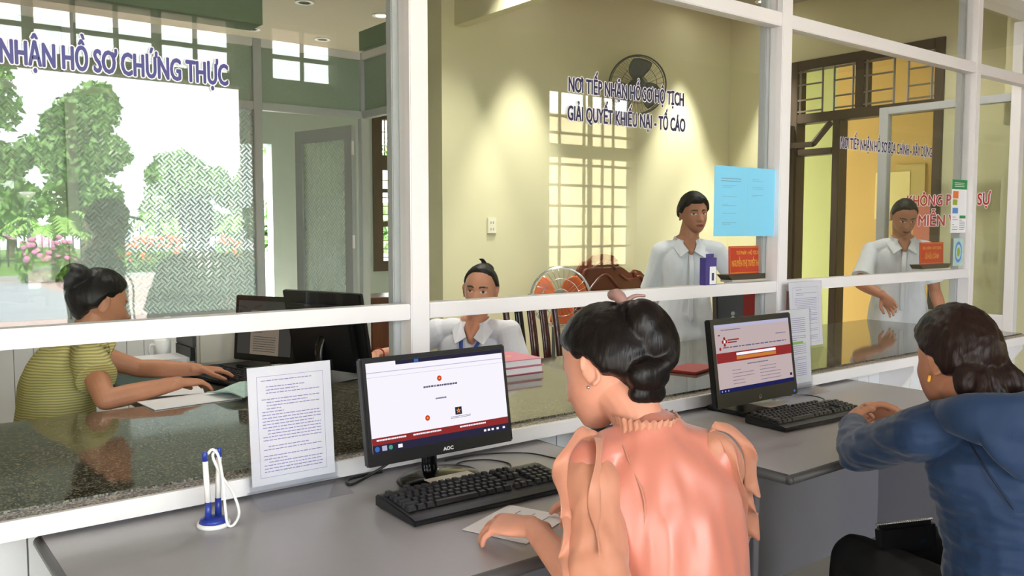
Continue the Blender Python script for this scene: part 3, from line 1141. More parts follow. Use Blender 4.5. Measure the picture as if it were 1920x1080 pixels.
def draw_b(t, sb, w, h, hd, W, H):
    """Pale web page with a red search band and a round maker's mark."""
    s = build('screen', quad(nb(), sb, 0, 0, w, h, 0.0004), M['scr_pinkish'], t)
    L = lambda m_, f, n: build(n, f, M[m_], s)
    R3 = sb.to_3x3()
    xd, zd = R3 @ V((1, 0, 0)), R3 @ V((0, 0, 1))
    b = nb(); quad(b, sb, 0, h * 0.95, w, h, 0.0008)
    L('scr_lav', b, 'tab_strip')
    b = nb(); quad(b, sb, 0, 0, w, h * 0.062, 0.0008)
    L('scr_navy', b, 'task_bar')
    b = nb(); quad(b, sb, 0, h * 0.44, w, h * 0.585, 0.0008); disc(b, sb, w * 0.055, h * 0.645, h * 0.024, 0.0008)
    for k in range(4):
        a = math.pi / 2 * k
        disc(b, sb, w * 0.115 + 0.009 * math.cos(a), h * 0.745 + 0.011 * math.sin(a), 0.006, 0.0009)
    quad(b, sb, w * 0.155, h * 0.755, w * 0.30, h * 0.775, 0.0008); quad(b, sb, w * 0.155, h * 0.72, w * 0.27, h * 0.74, 0.0008)
    quad(b, sb, w * 0.04, h * 0.835, w * 0.065, h * 0.855, 0.0008)
    L('scr_red', b, 'search_band')
    b = nb(); disc(b, sb, w * 0.115, h * 0.745, 0.005, 0.0012); quad(b, sb, w * 0.25, h * 0.525, w * 0.78, h * 0.565, 0.0012)
    L('scr_white', b, 'search_field')
    b = nb(); quad(b, sb, w * 0.25, h * 0.465, w * 0.78, h * 0.515, 0.0012)
    L('scr_orange', b, 'search_button')
    b = nb()
    text_lines(b, sb @ V((w * 0.09, -0.0012, h * 0.665)), xd, zd, w * 0.85, h * 0.03, 1, 0.0, 8, 0.55, False)
    text_lines(b, sb @ V((w * 0.38, -0.0012, h * 0.39)), xd, zd, w * 0.28, h * 0.03, 1, 0.0, 9, 0.5, False)
    text_lines(b, sb @ V((w * 0.08, -0.0012, h * 0.925)), xd, zd, w * 0.25, h * 0.03, 1, 0.0, 10, 0.4, False)
    text_lines(b, sb @ V((w * 0.80, -0.0012, h * 0.79)), xd, zd, w * 0.14, h * 0.03, 1, 0.0, 11, 0.4, False)
    text_lines(b, sb @ V((w * 0.18, -0.0012, h * 0.335)), xd, zd, w * 0.28, h * 0.25, 5, 0.0, 12, 0.16)
    text_lines(b, sb @ V((w * 0.54, -0.0012, h * 0.335)), xd, zd, w * 0.28, h * 0.25, 5, 0.0, 13, 0.16)
    L('scr_text', b, 'page_text')
    b = nb(); quad(b, sb, w * 0.95, h * 0.10, w * 0.98, h * 0.14, 0.0012)
    L('scr_navy', b, 'chat_button')
    b = nb()
    for x in (0.03, 0.07, 0.11):
        disc(b, sb, w * x, h * 0.03, h * 0.012, 0.0012)
    L('scr_lav', b, 'icon')
    o = build('maker_mark', disc(nb(), hd, 0.005, -H / 2 + 0.018, 0.0085, 0.0128), M['chrome'], t)
    text('maker_letters', 'hp', M['black'], hd @ V((0.0005, -0.0132, -H / 2 + 0.0155)), xd, zd, 0.009, 0.008, o, 0.0)
    build('power_light', quad(nb(), hd, W / 2 - 0.028, -H / 2 + 0.010, W / 2 - 0.018, -H / 2 + 0.018, 0.0128), M['scr_blue'], t)
    return s


def draw_doc(t, sb, w, h, hd, W, H):
    s = build('screen', quad(nb(), sb, 0, 0, w, h, 0.0004), M['scr_greyd'], t)
    R3 = sb.to_3x3()
    xd, zd = R3 @ V((1, 0, 0)), R3 @ V((0, 0, 1))
    p = build('document_page', quad(nb(), sb, w * 0.25, 0, w * 0.78, h * 0.82, 0.0008), M['scr_doc'], s)
    b = nb()
    text_lines(b, sb @ V((w * 0.31, -0.0012, h * 0.74)), xd, zd, w * 0.41, h * 0.7, 16, 0.0, 21, 0.3)
    build('document_text', b, M['scr_greyd'], s)
    return s


def draw_off(t, sb, w, h, hd, W, H):
    return build('screen', quad(nb(), sb, 0, 0, w, h, 0.0004), M['black_gloss'], t)


mon_a = monitor('computer_monitor', 'wide black monitor showing a white page, on the desk nearest the camera', (1.186, -0.165, 0.75), 0, 0.438, 0.262, 0.955, 9, 0.013, 0.032, False, draw_a)
mon_b = monitor('computer_monitor', 'black monitor with a red search band on its page, before the blue jacket', (2.545, -0.125, 0.75), 0, 0.468, 0.305, 0.936, 8, 0.020, 0.050, True, draw_b)


def keyboard(name, label, cx, cy, rz, w=0.455, d=0.165, z=0.75):
    t = thing(name, label, 'keyboard', (cx, cy, z), None, rz)
    r = wmat(t)
    b = nb()
    prof = [(-d / 2, 0.002), (-d / 2, 0.014), (-d / 2 + 0.02, 0.018), (d / 2 - 0.02, 0.030), (d / 2, 0.028), (d / 2, 0.002)]
    prism(b, [r @ V((-w / 2, y, zz)) for y, zz in prof], r.to_3x3() @ V((w, 0, 0)))
    build('case', b, M['black'], t, bevel=0.003)
    b = nb()
    pitch = 0.0192
    rows = [(0.062, [(0, 1), (2, 1), (3, 1), (4, 1), (5, 1), (6.5, 1), (7.5, 1), (8.5, 1), (9.5, 1), (11, 1), (12, 1), (13, 1), (14, 1)])]
    for k, y in enumerate((0.038, 0.019, 0.0, -0.019)):
        off = (0, 0.5, 0.75, 1.25)[k]
        keys = [(0, 1 + off)] if k else [(0, 1)]
        x = 1 + off if k else 1
        while x < 13.4:
            keys.append((x, 1)); x += 1
        if x < 15:
            keys.append((x, 15 - x))
        rows.append((y, keys))
    rows.append((-0.038, [(0, 1.25), (1.25, 1.25), (2.5, 1.25), (3.75, 6.25), (10, 1.25), (11.25, 1.25), (12.5, 1.25), (13.75, 1.25)]))
    for k, (y, ks) in enumerate(rows):
        ks = list(ks)
        if k in (0, 1, 2):
            ks += [(15.4 + j, 1) for j in range(3)]
        if k == 4:
            ks += [(16.4, 1)]
        if k == 5:
            ks += [(15.4 + j, 1) for j in range(3)]
        if k > 0:
            ks += [(18.8 + j, 1) for j in range(4)]
        for x, kw in ks:
            x0 = -w / 2 + 0.012 + x * pitch
            x1 = x0 + kw * pitch - 0.003
            zt = 0.018 + (y + d / 2 - 0.02) * 0.095 + 0.002
            lo, hi = (x0, y - 0.008, zt - 0.002), (x1, y + 0.008, zt + 0.008)
            vs = []
            for zz, i in ((lo[2], 0.0), (hi[2], 0.0025)):
                for xx, yy in ((lo[0] + i, lo[1] + i), (hi[0] - i, lo[1] + i), (hi[0] - i, hi[1] - i), (lo[0] + i, hi[1] - i)):
                    vs.append(b.verts.new(r @ V((xx, yy, zz))))
            for f in ((4, 5, 6, 7), (0, 1, 5, 4), (1, 2, 6, 5), (2, 3, 7, 6), (3, 0, 4, 7)):
                b.faces.new([vs[i] for i in f])
    build('keys', b, M['key'], t)
    build('maker_label', quad(nb(), r @ Matrix.Translation((0, 0, 0.0183)) @ Matrix.Rotation(R(-90), 4, 'X'), -0.03, 0.072, -0.012, 0.078), M['white_plastic'], t)
    return t


keyboard('keyboard', 'black keyboard before the wide monitor beside the paper sheet', 1.19, -0.345, R(-1.5), 0.475, 0.185)
keyboard('keyboard', 'black keyboard between the square monitor and folded hands', 2.575, -0.335, R(-3), 0.46, 0.165)


def sheet_holder(name, label, x0, x1, y, z0, z1, zb, seed, ink, frame=True, marks=None, yb=None, lean=0.02):
    """Clear acrylic menu-style stand with an A4 sheet; faces -y."""
    t = thing(name, label, 'sign holder', ((x0 + x1) / 2, y, zb))
    w, h = x1 - x0, z1 - z0
    up = V((0, lean, h)).normalized()
    b = basis((x0, y, z0), (1, 0, 0), up)
    bb = nb()
    box(bb, (-0.006, 0.0015, -0.012), (w + 0.006, 0.004, h + 0.002), b)
    box(bb, (-0.006, -0.004, -0.012), (w + 0.006, -0.0015, h + 0.002), b)
    build('acrylic_sleeve', bb, M['acrylic'], t)
    bb = nb()
    prof = [(y - 0.002, z0 - 0.012), (y - 0.085, zb + 0.002), (y - 0.080, zb), (y + 0.004, z0 - 0.016)]
    prism(bb, [V((x0 - 0.01, yy, zz)) for yy, zz in prof], (w + 0.02, 0, 0))
    prof = [(y + 0.004, z0 - 0.012), (y + 0.03, zb + 0.002), (y + 0.026, zb), (y, z0 - 0.016)]
    prism(bb, [V((x0 - 0.01, yy, zz)) for yy, zz in prof], (w + 0.02, 0, 0))
    build('acrylic_foot', bb, M['acrylic'], t)
    p = build('sheet', box(nb(), (0, -0.001, 0), (w, 0.001, h), b), M['paper'], t)
    bb = nb()
    mx = 0.10 * w
    if frame:
        for a in ((mx, 0.06 * h, w - mx, 0.063 * h), (mx, 0.915 * h, w - mx, 0.918 * h), (mx, 0.06 * h, mx + 0.0008, 0.918 * h), (w - mx - 0.0008, 0.06 * h, w - mx, 0.918 * h)):
            quad(bb, b, *a, 0.0014)
    text_lines(bb, b @ V((mx * 1.5, -0.0014, h * 0.89)), (1, 0, 0), up, w - 3 * mx, h * 0.80, 30, 0.0, seed, 0.26, True, 0.08)
    build('print', bb, M[ink], p)
    if marks:
        bb = nb()
        for a in marks:
            quad(bb, b, a[0] * w, a[1] * h, a[2] * w, a[3] * h, 0.0018)
        build('highlight', bb, M['hl_green'], p)
    return t


sheet_holder('sign_holder', 'clear stand with a printed sheet beside the wide monitor', 0.738, 0.952, -0.045, 0.787, 1.070, 0.75, 5, 'ink_violet')
sheet_holder('sign_holder', 'sheet with a green highlighted line behind the square monitor', 2.876, 3.076, -0.02, 0.782, 1.078, 0.75, 6, 'ink_violet', False, ((0.05, 0.50, 0.40, 0.53), (0.38, 0.53, 0.75, 0.565)))
sheet_holder('sign_holder', 'printed sheet in a clear stand on the counter below the rail', 3.132, 3.366, 0.115, 0.895, 1.172, 0.807, 7, 'ink_violet')

# ---- desk pen on a stand -----------------------------------------------------------------
t = thing('desk_pen_set', 'blue and white pair of counter pens on a round stand', 'pen stand', (0.612, -0.146, 0.75))
b = lathe(nb(), [(0.034, 0.750), (0.036, 0.755), (0.034, 0.760)], 28, Matrix.Translation((0.612, -0.146, 0)))
build('base', b, M['white_plastic'], t, smooth=True)
b = lathe(nb(), [(0.031, 0.760), (0.028, 0.768), (0.014, 0.772)], 28, Matrix.Translation((0.612, -0.146, 0)))
build('base_cap', b, M['pen_blue'], t, smooth=True)
for dx, dy, lean in ((-0.014, -0.008, -0.004), (0.014, 0.010, 0.004)):
    x, y = 0.612 + dx, -0.146 + dy
    pn = build('pen', limb(nb(), [(x, y, 0.807), (x + lean, y, 0.900)], [0.0066, 0.0058], seg=12, cap0=False, cap1=False), M['white_plastic'], t, smooth=True)
    build('holder', limb(nb(), [(x, y, 0.766), (x, y, 0.808)], [0.0075, 0.0068], seg=12, cap0=False, cap1=False), M['pen_blue'], t, smooth=True)
    build('pen_cap', limb(nb(), [(x + lean, y, 0.899), (x + lean * 1.1, y, 0.915)], [0.0066, 0.006], seg=12, cap0=False), M['pen_blue'], pn, smooth=True)
b = tube(nb(), [(0.600, -0.152, 0.912), (0.610, -0.155, 0.922), (0.622, -0.158, 0.905), (0.628, -0.165, 0.85), (0.630, -0.17, 0.79), (0.632, -0.178, 0.757), (0.645, -0.18, 0.756), (0.662, -0.165, 0.775), (0.655, -0.15, 0.815), (0.630, -0.150, 0.86), (0.612, -0.150, 0.905), (0.624, -0.140, 0.915)], 0.0032)
build('coiled_cord', b, M['white_plastic'], t, smooth=True)

# ---- loose sheet by the hand, cables, label cards -------------------------------------------
b = basis((1.035, -0.50, 0.7515), (0.955, 0.28, 0), (-0.28, 0.955, 0))
t = build('paper_sheet', box(nb(), (-0.01, -0.0006, -0.16), (0.185, 0.0006, 0.0), basis((1.035, -0.50, 0.7517), (0.93, 0.36, 0), (-0.36, 0.93, 0))), M['paper'])
tag(t, 'white printed sheet held flat under a hand beside the keyboard', 'paper')
bb = nb()
bs = basis((1.035, -0.50, 0.7517), (0.93, 0.36, 0), (-0.36, 0.93, 0))
text_lines(bb, bs @ V((0.03, -0.0, -0.03)) + V((0, 0, 0.001)), (0.93, 0.36, 0), (-0.36, 0.93, 0), 0.13, 0.10, 8, 0.0, 33, 0.3)
build('print', bb, M['ink_blue'], t)


def cable(label, pts, r=0.0022, m='black'):
    o = build('cable', tube(nb(), pts, r, 6, 5), M[m], None, smooth=True)
    tag(o, label, 'cable', 'loose computer cables')


cable('thin black cable curving behind the wide monitor to its keyboard', [(1.27, -0.10, 0.754), (1.33, -0.06, 0.753), (1.40, -0.09, 0.753), (1.42, -0.16, 0.753), (1.36, -0.23, 0.757), (1.33, -0.255, 0.77)])
cable('black cable running along the back edge of the nearer desk', [(1.30, -0.02, 0.753), (1.42, -0.03, 0.753), (1.53, -0.10, 0.753), (1.56, -0.20, 0.753), (1.60, -0.28, 0.753)])
cable('thick black lead hanging under the wide monitor', [(1.18, -0.10, 0.86), (1.10, -0.06, 0.79), (1.03, -0.05, 0.757), (0.98, -0.07, 0.755), (1.0, -0.03, 0.757), (1.10, -0.02, 0.756)], 0.004)
cable('black cable looping over to the keyboard by the folded hands', [(2.72, -0.06, 0.754), (2.84, -0.05, 0.754), (2.93, -0.10, 0.754), (2.90, -0.19, 0.755), (2.78, -0.23, 0.76), (2.74, -0.255, 0.772)])
cable('pale grey lead with a blue plug behind the square monitor', [(2.60, -0.06, 0.80), (2.66, -0.07, 0.765), (2.74, -0.06, 0.757), (2.80, -0.04, 0.757)], 0.0045, 'white_plastic')
b = box(nb(), (1.115, -0.262, 0.7795), (1.235, -0.222, 0.781), Matrix.Translation((1.175, -0.242, 0.78)) @ Matrix.Rotation(R(8), 4, 'X') @ Matrix.Translation((-1.175, -0.242 + 0.484, -0.78)))
o = build('label_card', bx((1.105, -0.258, 0.7795), (1.235, -0.222, 0.7810)), M['beige'], mon_a)
o = build('label_card', bx((2.56, -0.19, 0.7665), (2.68, -0.10, 0.7680)), M['beige'], mon_b)

# ---- things on the counter ------------------------------------------------------------------
for k, (dx, rz) in enumerate(((0.0, 0.0), (-0.006, R(-2)))):
    z0 = 0.807 + k * 0.031
    mt = Matrix.Translation((2.115 + dx, 0.82, 0)) @ Matrix.Rotation(rz, 4, 'Z')
    t = thing('ledger_book', ('lower' if k == 0 else 'upper') + ' of two pink covered ledgers stacked on the counter', 'book', (2.115 + dx, 0.82, z0), 'pink ledgers on the counter')
    build('page_block', box(nb(), (-0.15, -0.105, z0 + 0.003), (0.15, 0.105, z0 + 0.026), mt), M['paper'], t)
    b = nb()
    box(b, (-0.155, -0.11, z0), (0.155, 0.11, z0 + 0.003), mt)
    box(b, (-0.155, -0.11, z0 + 0.026), (0.155, 0.11, z0 + 0.0295), mt)
    box(b, (-0.155, 0.107, z0 + 0.003), (0.155, 0.11, z0 + 0.026), mt)
    build('cover', b, M['pink_cover'], t)
    if k:
        build('cover_emblem', star(nb(), basis(mt @ V((0.06, 0.0, z0 + 0.0301)), (1, 0, 0), (0, 1, 0)), 0, 0, 0.02), M['sign_gold'], t)
b = box(nb(), (-0.11, -0.07, 0.807), (0.11, 0.07, 0.818), Matrix.Translation((2.79, 0.36, 0)) @ Matrix.Rotation(R(15), 4, 'Z'))
tag(build('folder', b, M['maroon'], None, bevel=0.003), 'dark red folder lying on the counter beside the square monitor', 'folder')
t = thing('computer_tower', 'black computer case behind the counter beside the standing man', 'computer', (3.72, 0.86, 0.807))
mt = Matrix.Translation((3.72, 0.86, 0.807)) @ Matrix.Rotation(R(-28), 4, 'Z') @ Matrix.Rotation(R(-5), 4, 'X')
build('case', box(nb(), (-0.11, -0.03, 0.0), (0.11, 0.03, 0.26), mt), M['black'], t, bevel=0.006)
b = nb()
bs = mt @ Matrix.Translation((-0.02, -0.031, 0.13))
disc(b, bs, 0, 0.012, 0.011); disc(b, bs, 0, -0.012, 0.011)
build('maker_badge', b, M['chrome'], t)
tag(build('binder', bx((3.335, 0.30, 0.807), (3.375, 0.52, 1.14)), M['maroon'], None, bevel=0.003), 'dark red binder standing on the counter behind the slim aluminium post', 'binder')


def name_sign(label, x0, x1, lines, seed):
    t = thing('name_sign', label, 'desk sign', ((x0 + x1) / 2, 0.262, 1.207), 'red name signs on the glass shelf')
    b = basis((x0 + 0.03, 0.262, 1.209), (1, 0, 0), (0, 0.03, 1))
    w = x1 - x0 - 0.085
    build('plate', box(nb(), (0, 0, 0), (w, 0.004, 0.117), b), M['sign_red'], t)
    bb = nb()
    for a in ((0.004, 0.004, w - 0.004, 0.006), (0.004, 0.111, w - 0.004, 0.113), (0.004, 0.006, 0.006, 0.111), (w - 0.006, 0.006, w - 0.004, 0.111)):
        quad(bb, b, *a, 0.0008)
    build('gold_border', bb, M['sign_gold'], t)
    for (s, ww, z, cap) in lines:
        text('sign_lettering', s, M['sign_gold'], b @ V(((w - ww * w) / 2, -0.001, z)), (1, 0, 0), (0, 0.03, 1), ww * w, cap, t, 0.0006)
    bb = nb()
    prism(bb, [V((x0, 0.245, 1.2085)), V((x1, 0.245, 1.2085)), V((x1 - 0.03, 0.245, 1.186)), V((x0 + 0.03, 0.245, 1.186))], (0, 0.06, 0))
    build('shelf', bb, M['darkwood'], t)
    b2 = bx((x0 + 0.02, 0.237, 1.178), (x1 - 0.02, 0.30, 1.186))
    build('shelf_rest', b2, M['beige'], t)


name_sign('red and gold name sign under the blue paper', 2.870, 3.200, (('TƯ PHÁP - HỘ TỊCH', 0.62, 0.082, 0.014), ('NGUYỄN THỊ TUYẾT HẠNH', 0.86, 0.032, 0.026)), 1)
name_sign('red and gold name sign under the no entry lettering', 4.460, 4.800, (('ĐỊA CHÍNH - XÂY DỰNG', 0.80, 0.080, 0.014), ('LÊ HỮU CẢNH', 0.60, 0.030, 0.026)), 2)
t = thing('small_carton', 'small purple and white carton standing on the middle rail', 'box', (2.685, 0.205, 1.1775))
build('carton', bx((2.655, 0.185, 1.1775), (2.722, 0.215, 1.285)), M['purple'], t, bevel=0.001)
build('label_panel', bx((2.680, 0.1845, 1.180), (2.718, 0.185, 1.250)), M['paper'], t)
build('label_mark', bx((2.692, 0.1842, 1.195), (2.706, 0.1846, 1.225)), M['ink'], t)
b = bx((2.648, 0.186, 1.285), (2.722, 0.214, 1.288))
build('hang_tab', bx((2.675, 0.199, 1.285), (2.720, 0.201, 1.300)), M['purple'], t)

# ---- lettering and papers on the glass ----------------------------------------------------
GF = G + 0.0285


def lettering(label, lines, m, outline_bold, bold, x, z0):
    t = thing('window_lettering', label, 'lettering', (x, GF, z0))
    for s, xo, zo, w, cap in lines:
        text('letter_outline', s, M['white_vinyl'], (xo, GF - 0.0004, zo), (1, 0, 0), (0, 0, 1), w, cap, t, outline_bold)
        text('letters', s, M[m], (xo, GF - 0.0009, zo), (1, 0, 0), (0, 0, 1), w, cap, t, bold)
    return t


lettering('large blue vinyl lettering on the glass above the yellow striped dress', [('NƠI TIẾP NHẬN HỒ SƠ CHỨNG THỰC', 0.12, 1.766, 0.672, 0.052)], 'navy_vinyl', 0.0046, 0.0018, 0.5, 1.766)
lettering('two lines of navy vinyl lettering on the glass bay before the wall fan', [('NƠI TIẾP NHẬN HỒ SƠ HỘ TỊCH', 1.957, 1.864, 0.582, 0.048), ('GIẢI QUYẾT KHIẾU NẠI - TỐ CÁO', 1.953, 1.768, 0.596, 0.048)], 'darknavy_vinyl', 0.0042, 0.0016, 2.25, 1.768)
lettering('single line of dark vinyl lettering on the glass bay before the doorway', [('NƠI TIẾP NHẬN HỒ SƠ ĐỊA CHÍNH - XÂY DỰNG', 3.617, 1.768, 0.850, 0.050)], 'darknavy_vinyl', 0.0032, 0.0011, 4.0, 1.768)
t = thing('window_lettering', 'red vinyl no entry lettering on the side glass screen', 'lettering', (X5, 0.7, 1.42))
for s, y0, w, z in (('KHÔNG PHẬN SỰ', 0.998, 0.54, 1.552), ('MIỄN VÀO', 0.915, 0.36, 1.418)):
    text('letter_outline', s, M['white_vinyl'], (X5 - 0.0036, y0, z), (0, -1, 0), (0, 0, 1), w, 0.072, t, 0.0055)
    text('letters', s, M['red_vinyl'], (X5 - 0.0042, y0, z), (0, -1, 0), (0, 0, 1), w, 0.072, t, 0.0016)

bs = basis((2.724, GF - 0.003, 1.369), (1, 0, -0.004), (0, 0, 1))
t = build('blue_notice', box(nb(), (0, -0.0006, 0), (0.397, 0.0006, 0.281), bs), M['blue_paper'])
tag(t, 'light blue notice taped to the glass above the red sign', 'notice')
bb = nb()
text_lines(bb, bs @ V((0.04, -0.001, 0.235)), (1, 0, 0), (0, 0, 1), 0.13, 0.02, 2, 0.0, 41, 0.25, False)
for k in range(5):
    text_lines(bb, bs @ V((0.05, -0.001, 0.205 - k * 0.037)), (1, 0, 0), (0, 0, 1), 0.09, 0.012, 2, 0.0, 42 + k, 0.22)
for k in range(3):
    text_lines(bb, bs @ V((0.24, -0.001, 0.235 - k * 0.032)), (1, 0, 0), (0, 0, 1), 0.075, 0.012, 2, 0.0, 52 + k, 0.22)
build('print', bb, M['ink_grey'], t)
bb = nb()
quad(bb, bs, 0.196, 0.0, 0.1975, 0.281, 0.0009)
build('fold_line', bb, M['paper_green'], t)

bs = basis((4.694, GF - 0.003, 1.376), (1, 0, 0.002), (0, 0, 1))
t = build('leaflet', box(nb(), (0, -0.0006, 0), (0.172, 0.0006, 0.286), bs), M['paper'])
tag(t, 'white leaflet with a green heading taped inside the last glass bay', 'leaflet')
M['lf_green'] = mat('green_print', (40, 140, 70), 0.6)
M['lf_orange'] = mat('orange_print', (226, 120, 60), 0.6)
M['lf_olive'] = mat('olive_print', (150, 170, 60), 0.6)
M['lf_blue'] = mat('blue_print', (90, 140, 210), 0.6)
for n, m_, q in (('heading_band', 'lf_green', (0.0, 0.235, 0.172, 0.286)), ('orange_block', 'lf_orange', (0.012, 0.185, 0.075, 0.225)), ('olive_block', 'lf_olive', (0.012, 0.150, 0.065, 0.180)), ('blue_block', 'lf_blue', (0.012, 0.105, 0.075, 0.135)), ('green_block', 'lf_green', (0.095, 0.078, 0.165, 0.094))):
    build(n, quad(nb(), bs, *q, 0.0012), M[m_], t)
bb = nb()
text_lines(bb, bs @ V((0.03, -0.0016, 0.272)), (1, 0, 0), (0, 0, 1), 0.11, 0.028, 3, 0.0, 61, 0.35, False)
build('heading_text', bb, M['paper'], t)
bb = nb()
text_lines(bb, bs @ V((0.095, -0.0016, 0.072)), (1, 0, 0), (0, 0, 1), 0.065, 0.06, 6, 0.0, 62, 0.3)
text_lines(bb, bs @ V((0.015, -0.0016, 0.09)), (1, 0, 0), (0, 0, 1), 0.06, 0.08, 6, 0.0, 63, 0.25)
build('print', bb, M['ink_grey'], t)
t = build('sticker', box(nb(), (0, -0.0006, 0), (0.115, 0.0006, 0.150), basis((4.735, GF - 0.002, 1.197), (1, 0, 0), (0, 0, 1))), M['paper_green'])
tag(t, 'pale sticker with an oval mark below the leaflet', 'sticker')
bb = nb()
bo = basis((4.735, GF - 0.002, 1.197), (1, 0, 0), (0, 0, 1))
for r0, mm in ((0.05, 'lf_blue'), (0.036, 'paper_green'), (0.022, 'lf_olive')):
    bb = nb()
    disc(bb, bo @ Matrix.Translation((0.058, -0.001 - (0.05 - r0) * 0.02, 0.075)) @ Matrix.Diagonal((0.8, 1, 1.15, 1)), 0, 0, r0)
    build('oval_mark', bb, M[mm], t)

# ---- wall socket, notices beyond the doorway ------------------------------------------------
t = thing('wall_socket', 'cream wall socket plate on the yellow back wall', 'socket', (3.536, YB, 1.37))
build('plate', bx((3.50, YB - 0.010, 1.365), (3.575, YB, 1.475)), M['sockets'], t, bevel=0.003)
b = nb()
for z in (1.395, 1.44):
    for dx in (-0.01, 0.01):
        box(b, (3.5375 + dx - 0.002, YB - 0.0108, z - 0.008), (3.5375 + dx + 0.002, YB - 0.0098, z + 0.008))
build('slots', b, M['black'], t)
tag(build('notice_board', bx((8.565, 2.13, 1.05), (8.598, 2.40, 1.62)), mat('faded_pink_board', (196, 116, 108), 0.8)), 'faded pink notice board on the wall beyond the doorway', 'notice board')
tag(build('wall_paper', bx((8.575, 2.30, 1.66), (8.598, 2.60, 2.05)), mat('tan_paper', (196, 176, 116), 0.8)), 'tan paper pinned above the pink board', 'paper')
tag(build('framed_notice', bx((8.57, 2.45, 1.50), (8.598, 2.82, 1.98)), mat('cream_paper', (232, 218, 160), 0.8)), 'cream framed notice beside the tan paper', 'notice')


# ---- fans ------------------------------------------------------------------------------------
def fan_head(t, c, face, r, blade_m, guard_m, blades=3, spin=0.0, nwire=30):
    f = V(face).normalized()
    mt = V((0, 0, 1)).rotation_difference(f).to_matrix().to_4x4()
    mt.translation = V(c)
    g = nb()
    for rr, z, w in ((r, 0.0, 0.006), (r * 0.97, 0.035, 0.003), (r * 0.28, 0.06, 0.003), (r * 0.62, 0.055, 0.002), (r * 0.97, -0.04, 0.003)):
        lathe(g, [(rr + w * math.cos(2 * math.pi * k / 6), z + w * math.sin(2 * math.pi * k / 6)) for k in range(7)], 48, mt, close=False)
    for k in range(nwire):
        a = 2 * math.pi * k / nwire
        for s in (1, -1):
            p = [mt @ V((q * r * math.cos(a + tw), q * r * math.sin(a + tw), s * z)) for q, z, tw in ((0.24, 0.06, 0.0), (0.62, 0.056, 0.10), (0.97, 0.036, 0.16), (1.0, 0.0, 0.17))]
            tube(g, p, 0.0011, 5, 2)
    build('guard', g, M[guard_m], t, smooth=True)
    b = lathe(nb(), [(0.0, 0.064), (r * 0.2, 0.062), (r * 0.25, 0.05), (r * 0.2, -0.02), (0.0, -0.03)], 24, mt)
    build('hub', b, M['fan_grey'], t, smooth=True)
    for k in range(blades):
        b = nb()
        a0 = spin + 2 * math.pi * k / blades
        vs = []
        n, mrad = 10, 8
        for i in range(mrad + 1):
            q = 0.20 + 0.70 * i / mrad
            row = []
            half = (0.35 + 0.75 * math.sin(math.pi * min(1, 0.15 + q * 0.8))) * 0.62
            for j in range(n + 1):
                u = -1 + 2 * j / n
                a = a0 + half * u - 0.5 * q
                row.append(b.verts.new(mt @ V((q * r * math.cos(a), q * r * math.sin(a), 0.012 * u))))
            vs.append(row)
        for i in range(mrad):
            for j in range(n):
                b.faces.new((vs[i][j], vs[i][j + 1], vs[i + 1][j + 1], vs[i + 1][j]))
        b.normal_update()
        bmesh.ops.solidify(b, geom=b.faces[:], thickness=0.002)
        build('blade', b, M[blade_m], t, smooth=True)
    b = limb(nb(), [mt @ V((0, 0, -0.03)), mt @ V((0, 0, -0.13))], [0.055, 0.045], seg=18)
    build('motor_housing', b, M['fan_grey'], t, smooth=True)
    return mt


wf = thing('wall_fan', 'grey wall fan high on the yellow back wall', 'fan', (4.735, YB, 2.25))
mt = fan_head(wf, (4.665, 2.50, 2.455), (-0.55, -0.83, -0.12), 0.213, 'fan_grey', 'fan_grey', 3, 1.25)
build('bracket', limb(nb(), [mt @ V((0, 0, -0.12)), V((4.745, 2.66, 2.36)), V((4.755, YB - 0.02, 2.27))], [0.02, 0.02, 0.025], seg=10), M['fan_grey'], wf, smooth=True)
build('wall_mount', bx((4.705, YB - 0.03, 2.19), (4.805, YB, 2.33)), M['fan_grey'], wf, bevel=0.005)
pf = thing('pedestal_fan', 'standing fan with orange blades behind the slatted wooden chair', 'fan', (3.74, 2.36, 0))
mt = fan_head(pf, (3.73, 2.28, 0.945), (-0.62, -0.78, 0.05), 0.198, 'orange', 'chrome', 3, 0.3)
build('pole', limb(nb(), [(3.755, 2.38, 0.03), (3.755, 2.38, 0.90)], [0.014, 0.012], seg=10), M['fan_grey'], pf, smooth=True)
build('base', lathe(nb(), [(0.18, 0.0), (0.18, 0.015), (0.05, 0.035), (0.02, 0.05)], 28, Matrix.Translation((3.755, 2.38, 0))), M['fan_grey'], pf, smooth=True)
build('side_knob', lathe(nb(), [(0.0, 0.0), (0.03, 0.0), (0.03, 0.04), (0.0, 0.045)], 14, Matrix.Translation((3.555, 2.36, 0.93))), M['fan_grey'], pf, smooth=True)

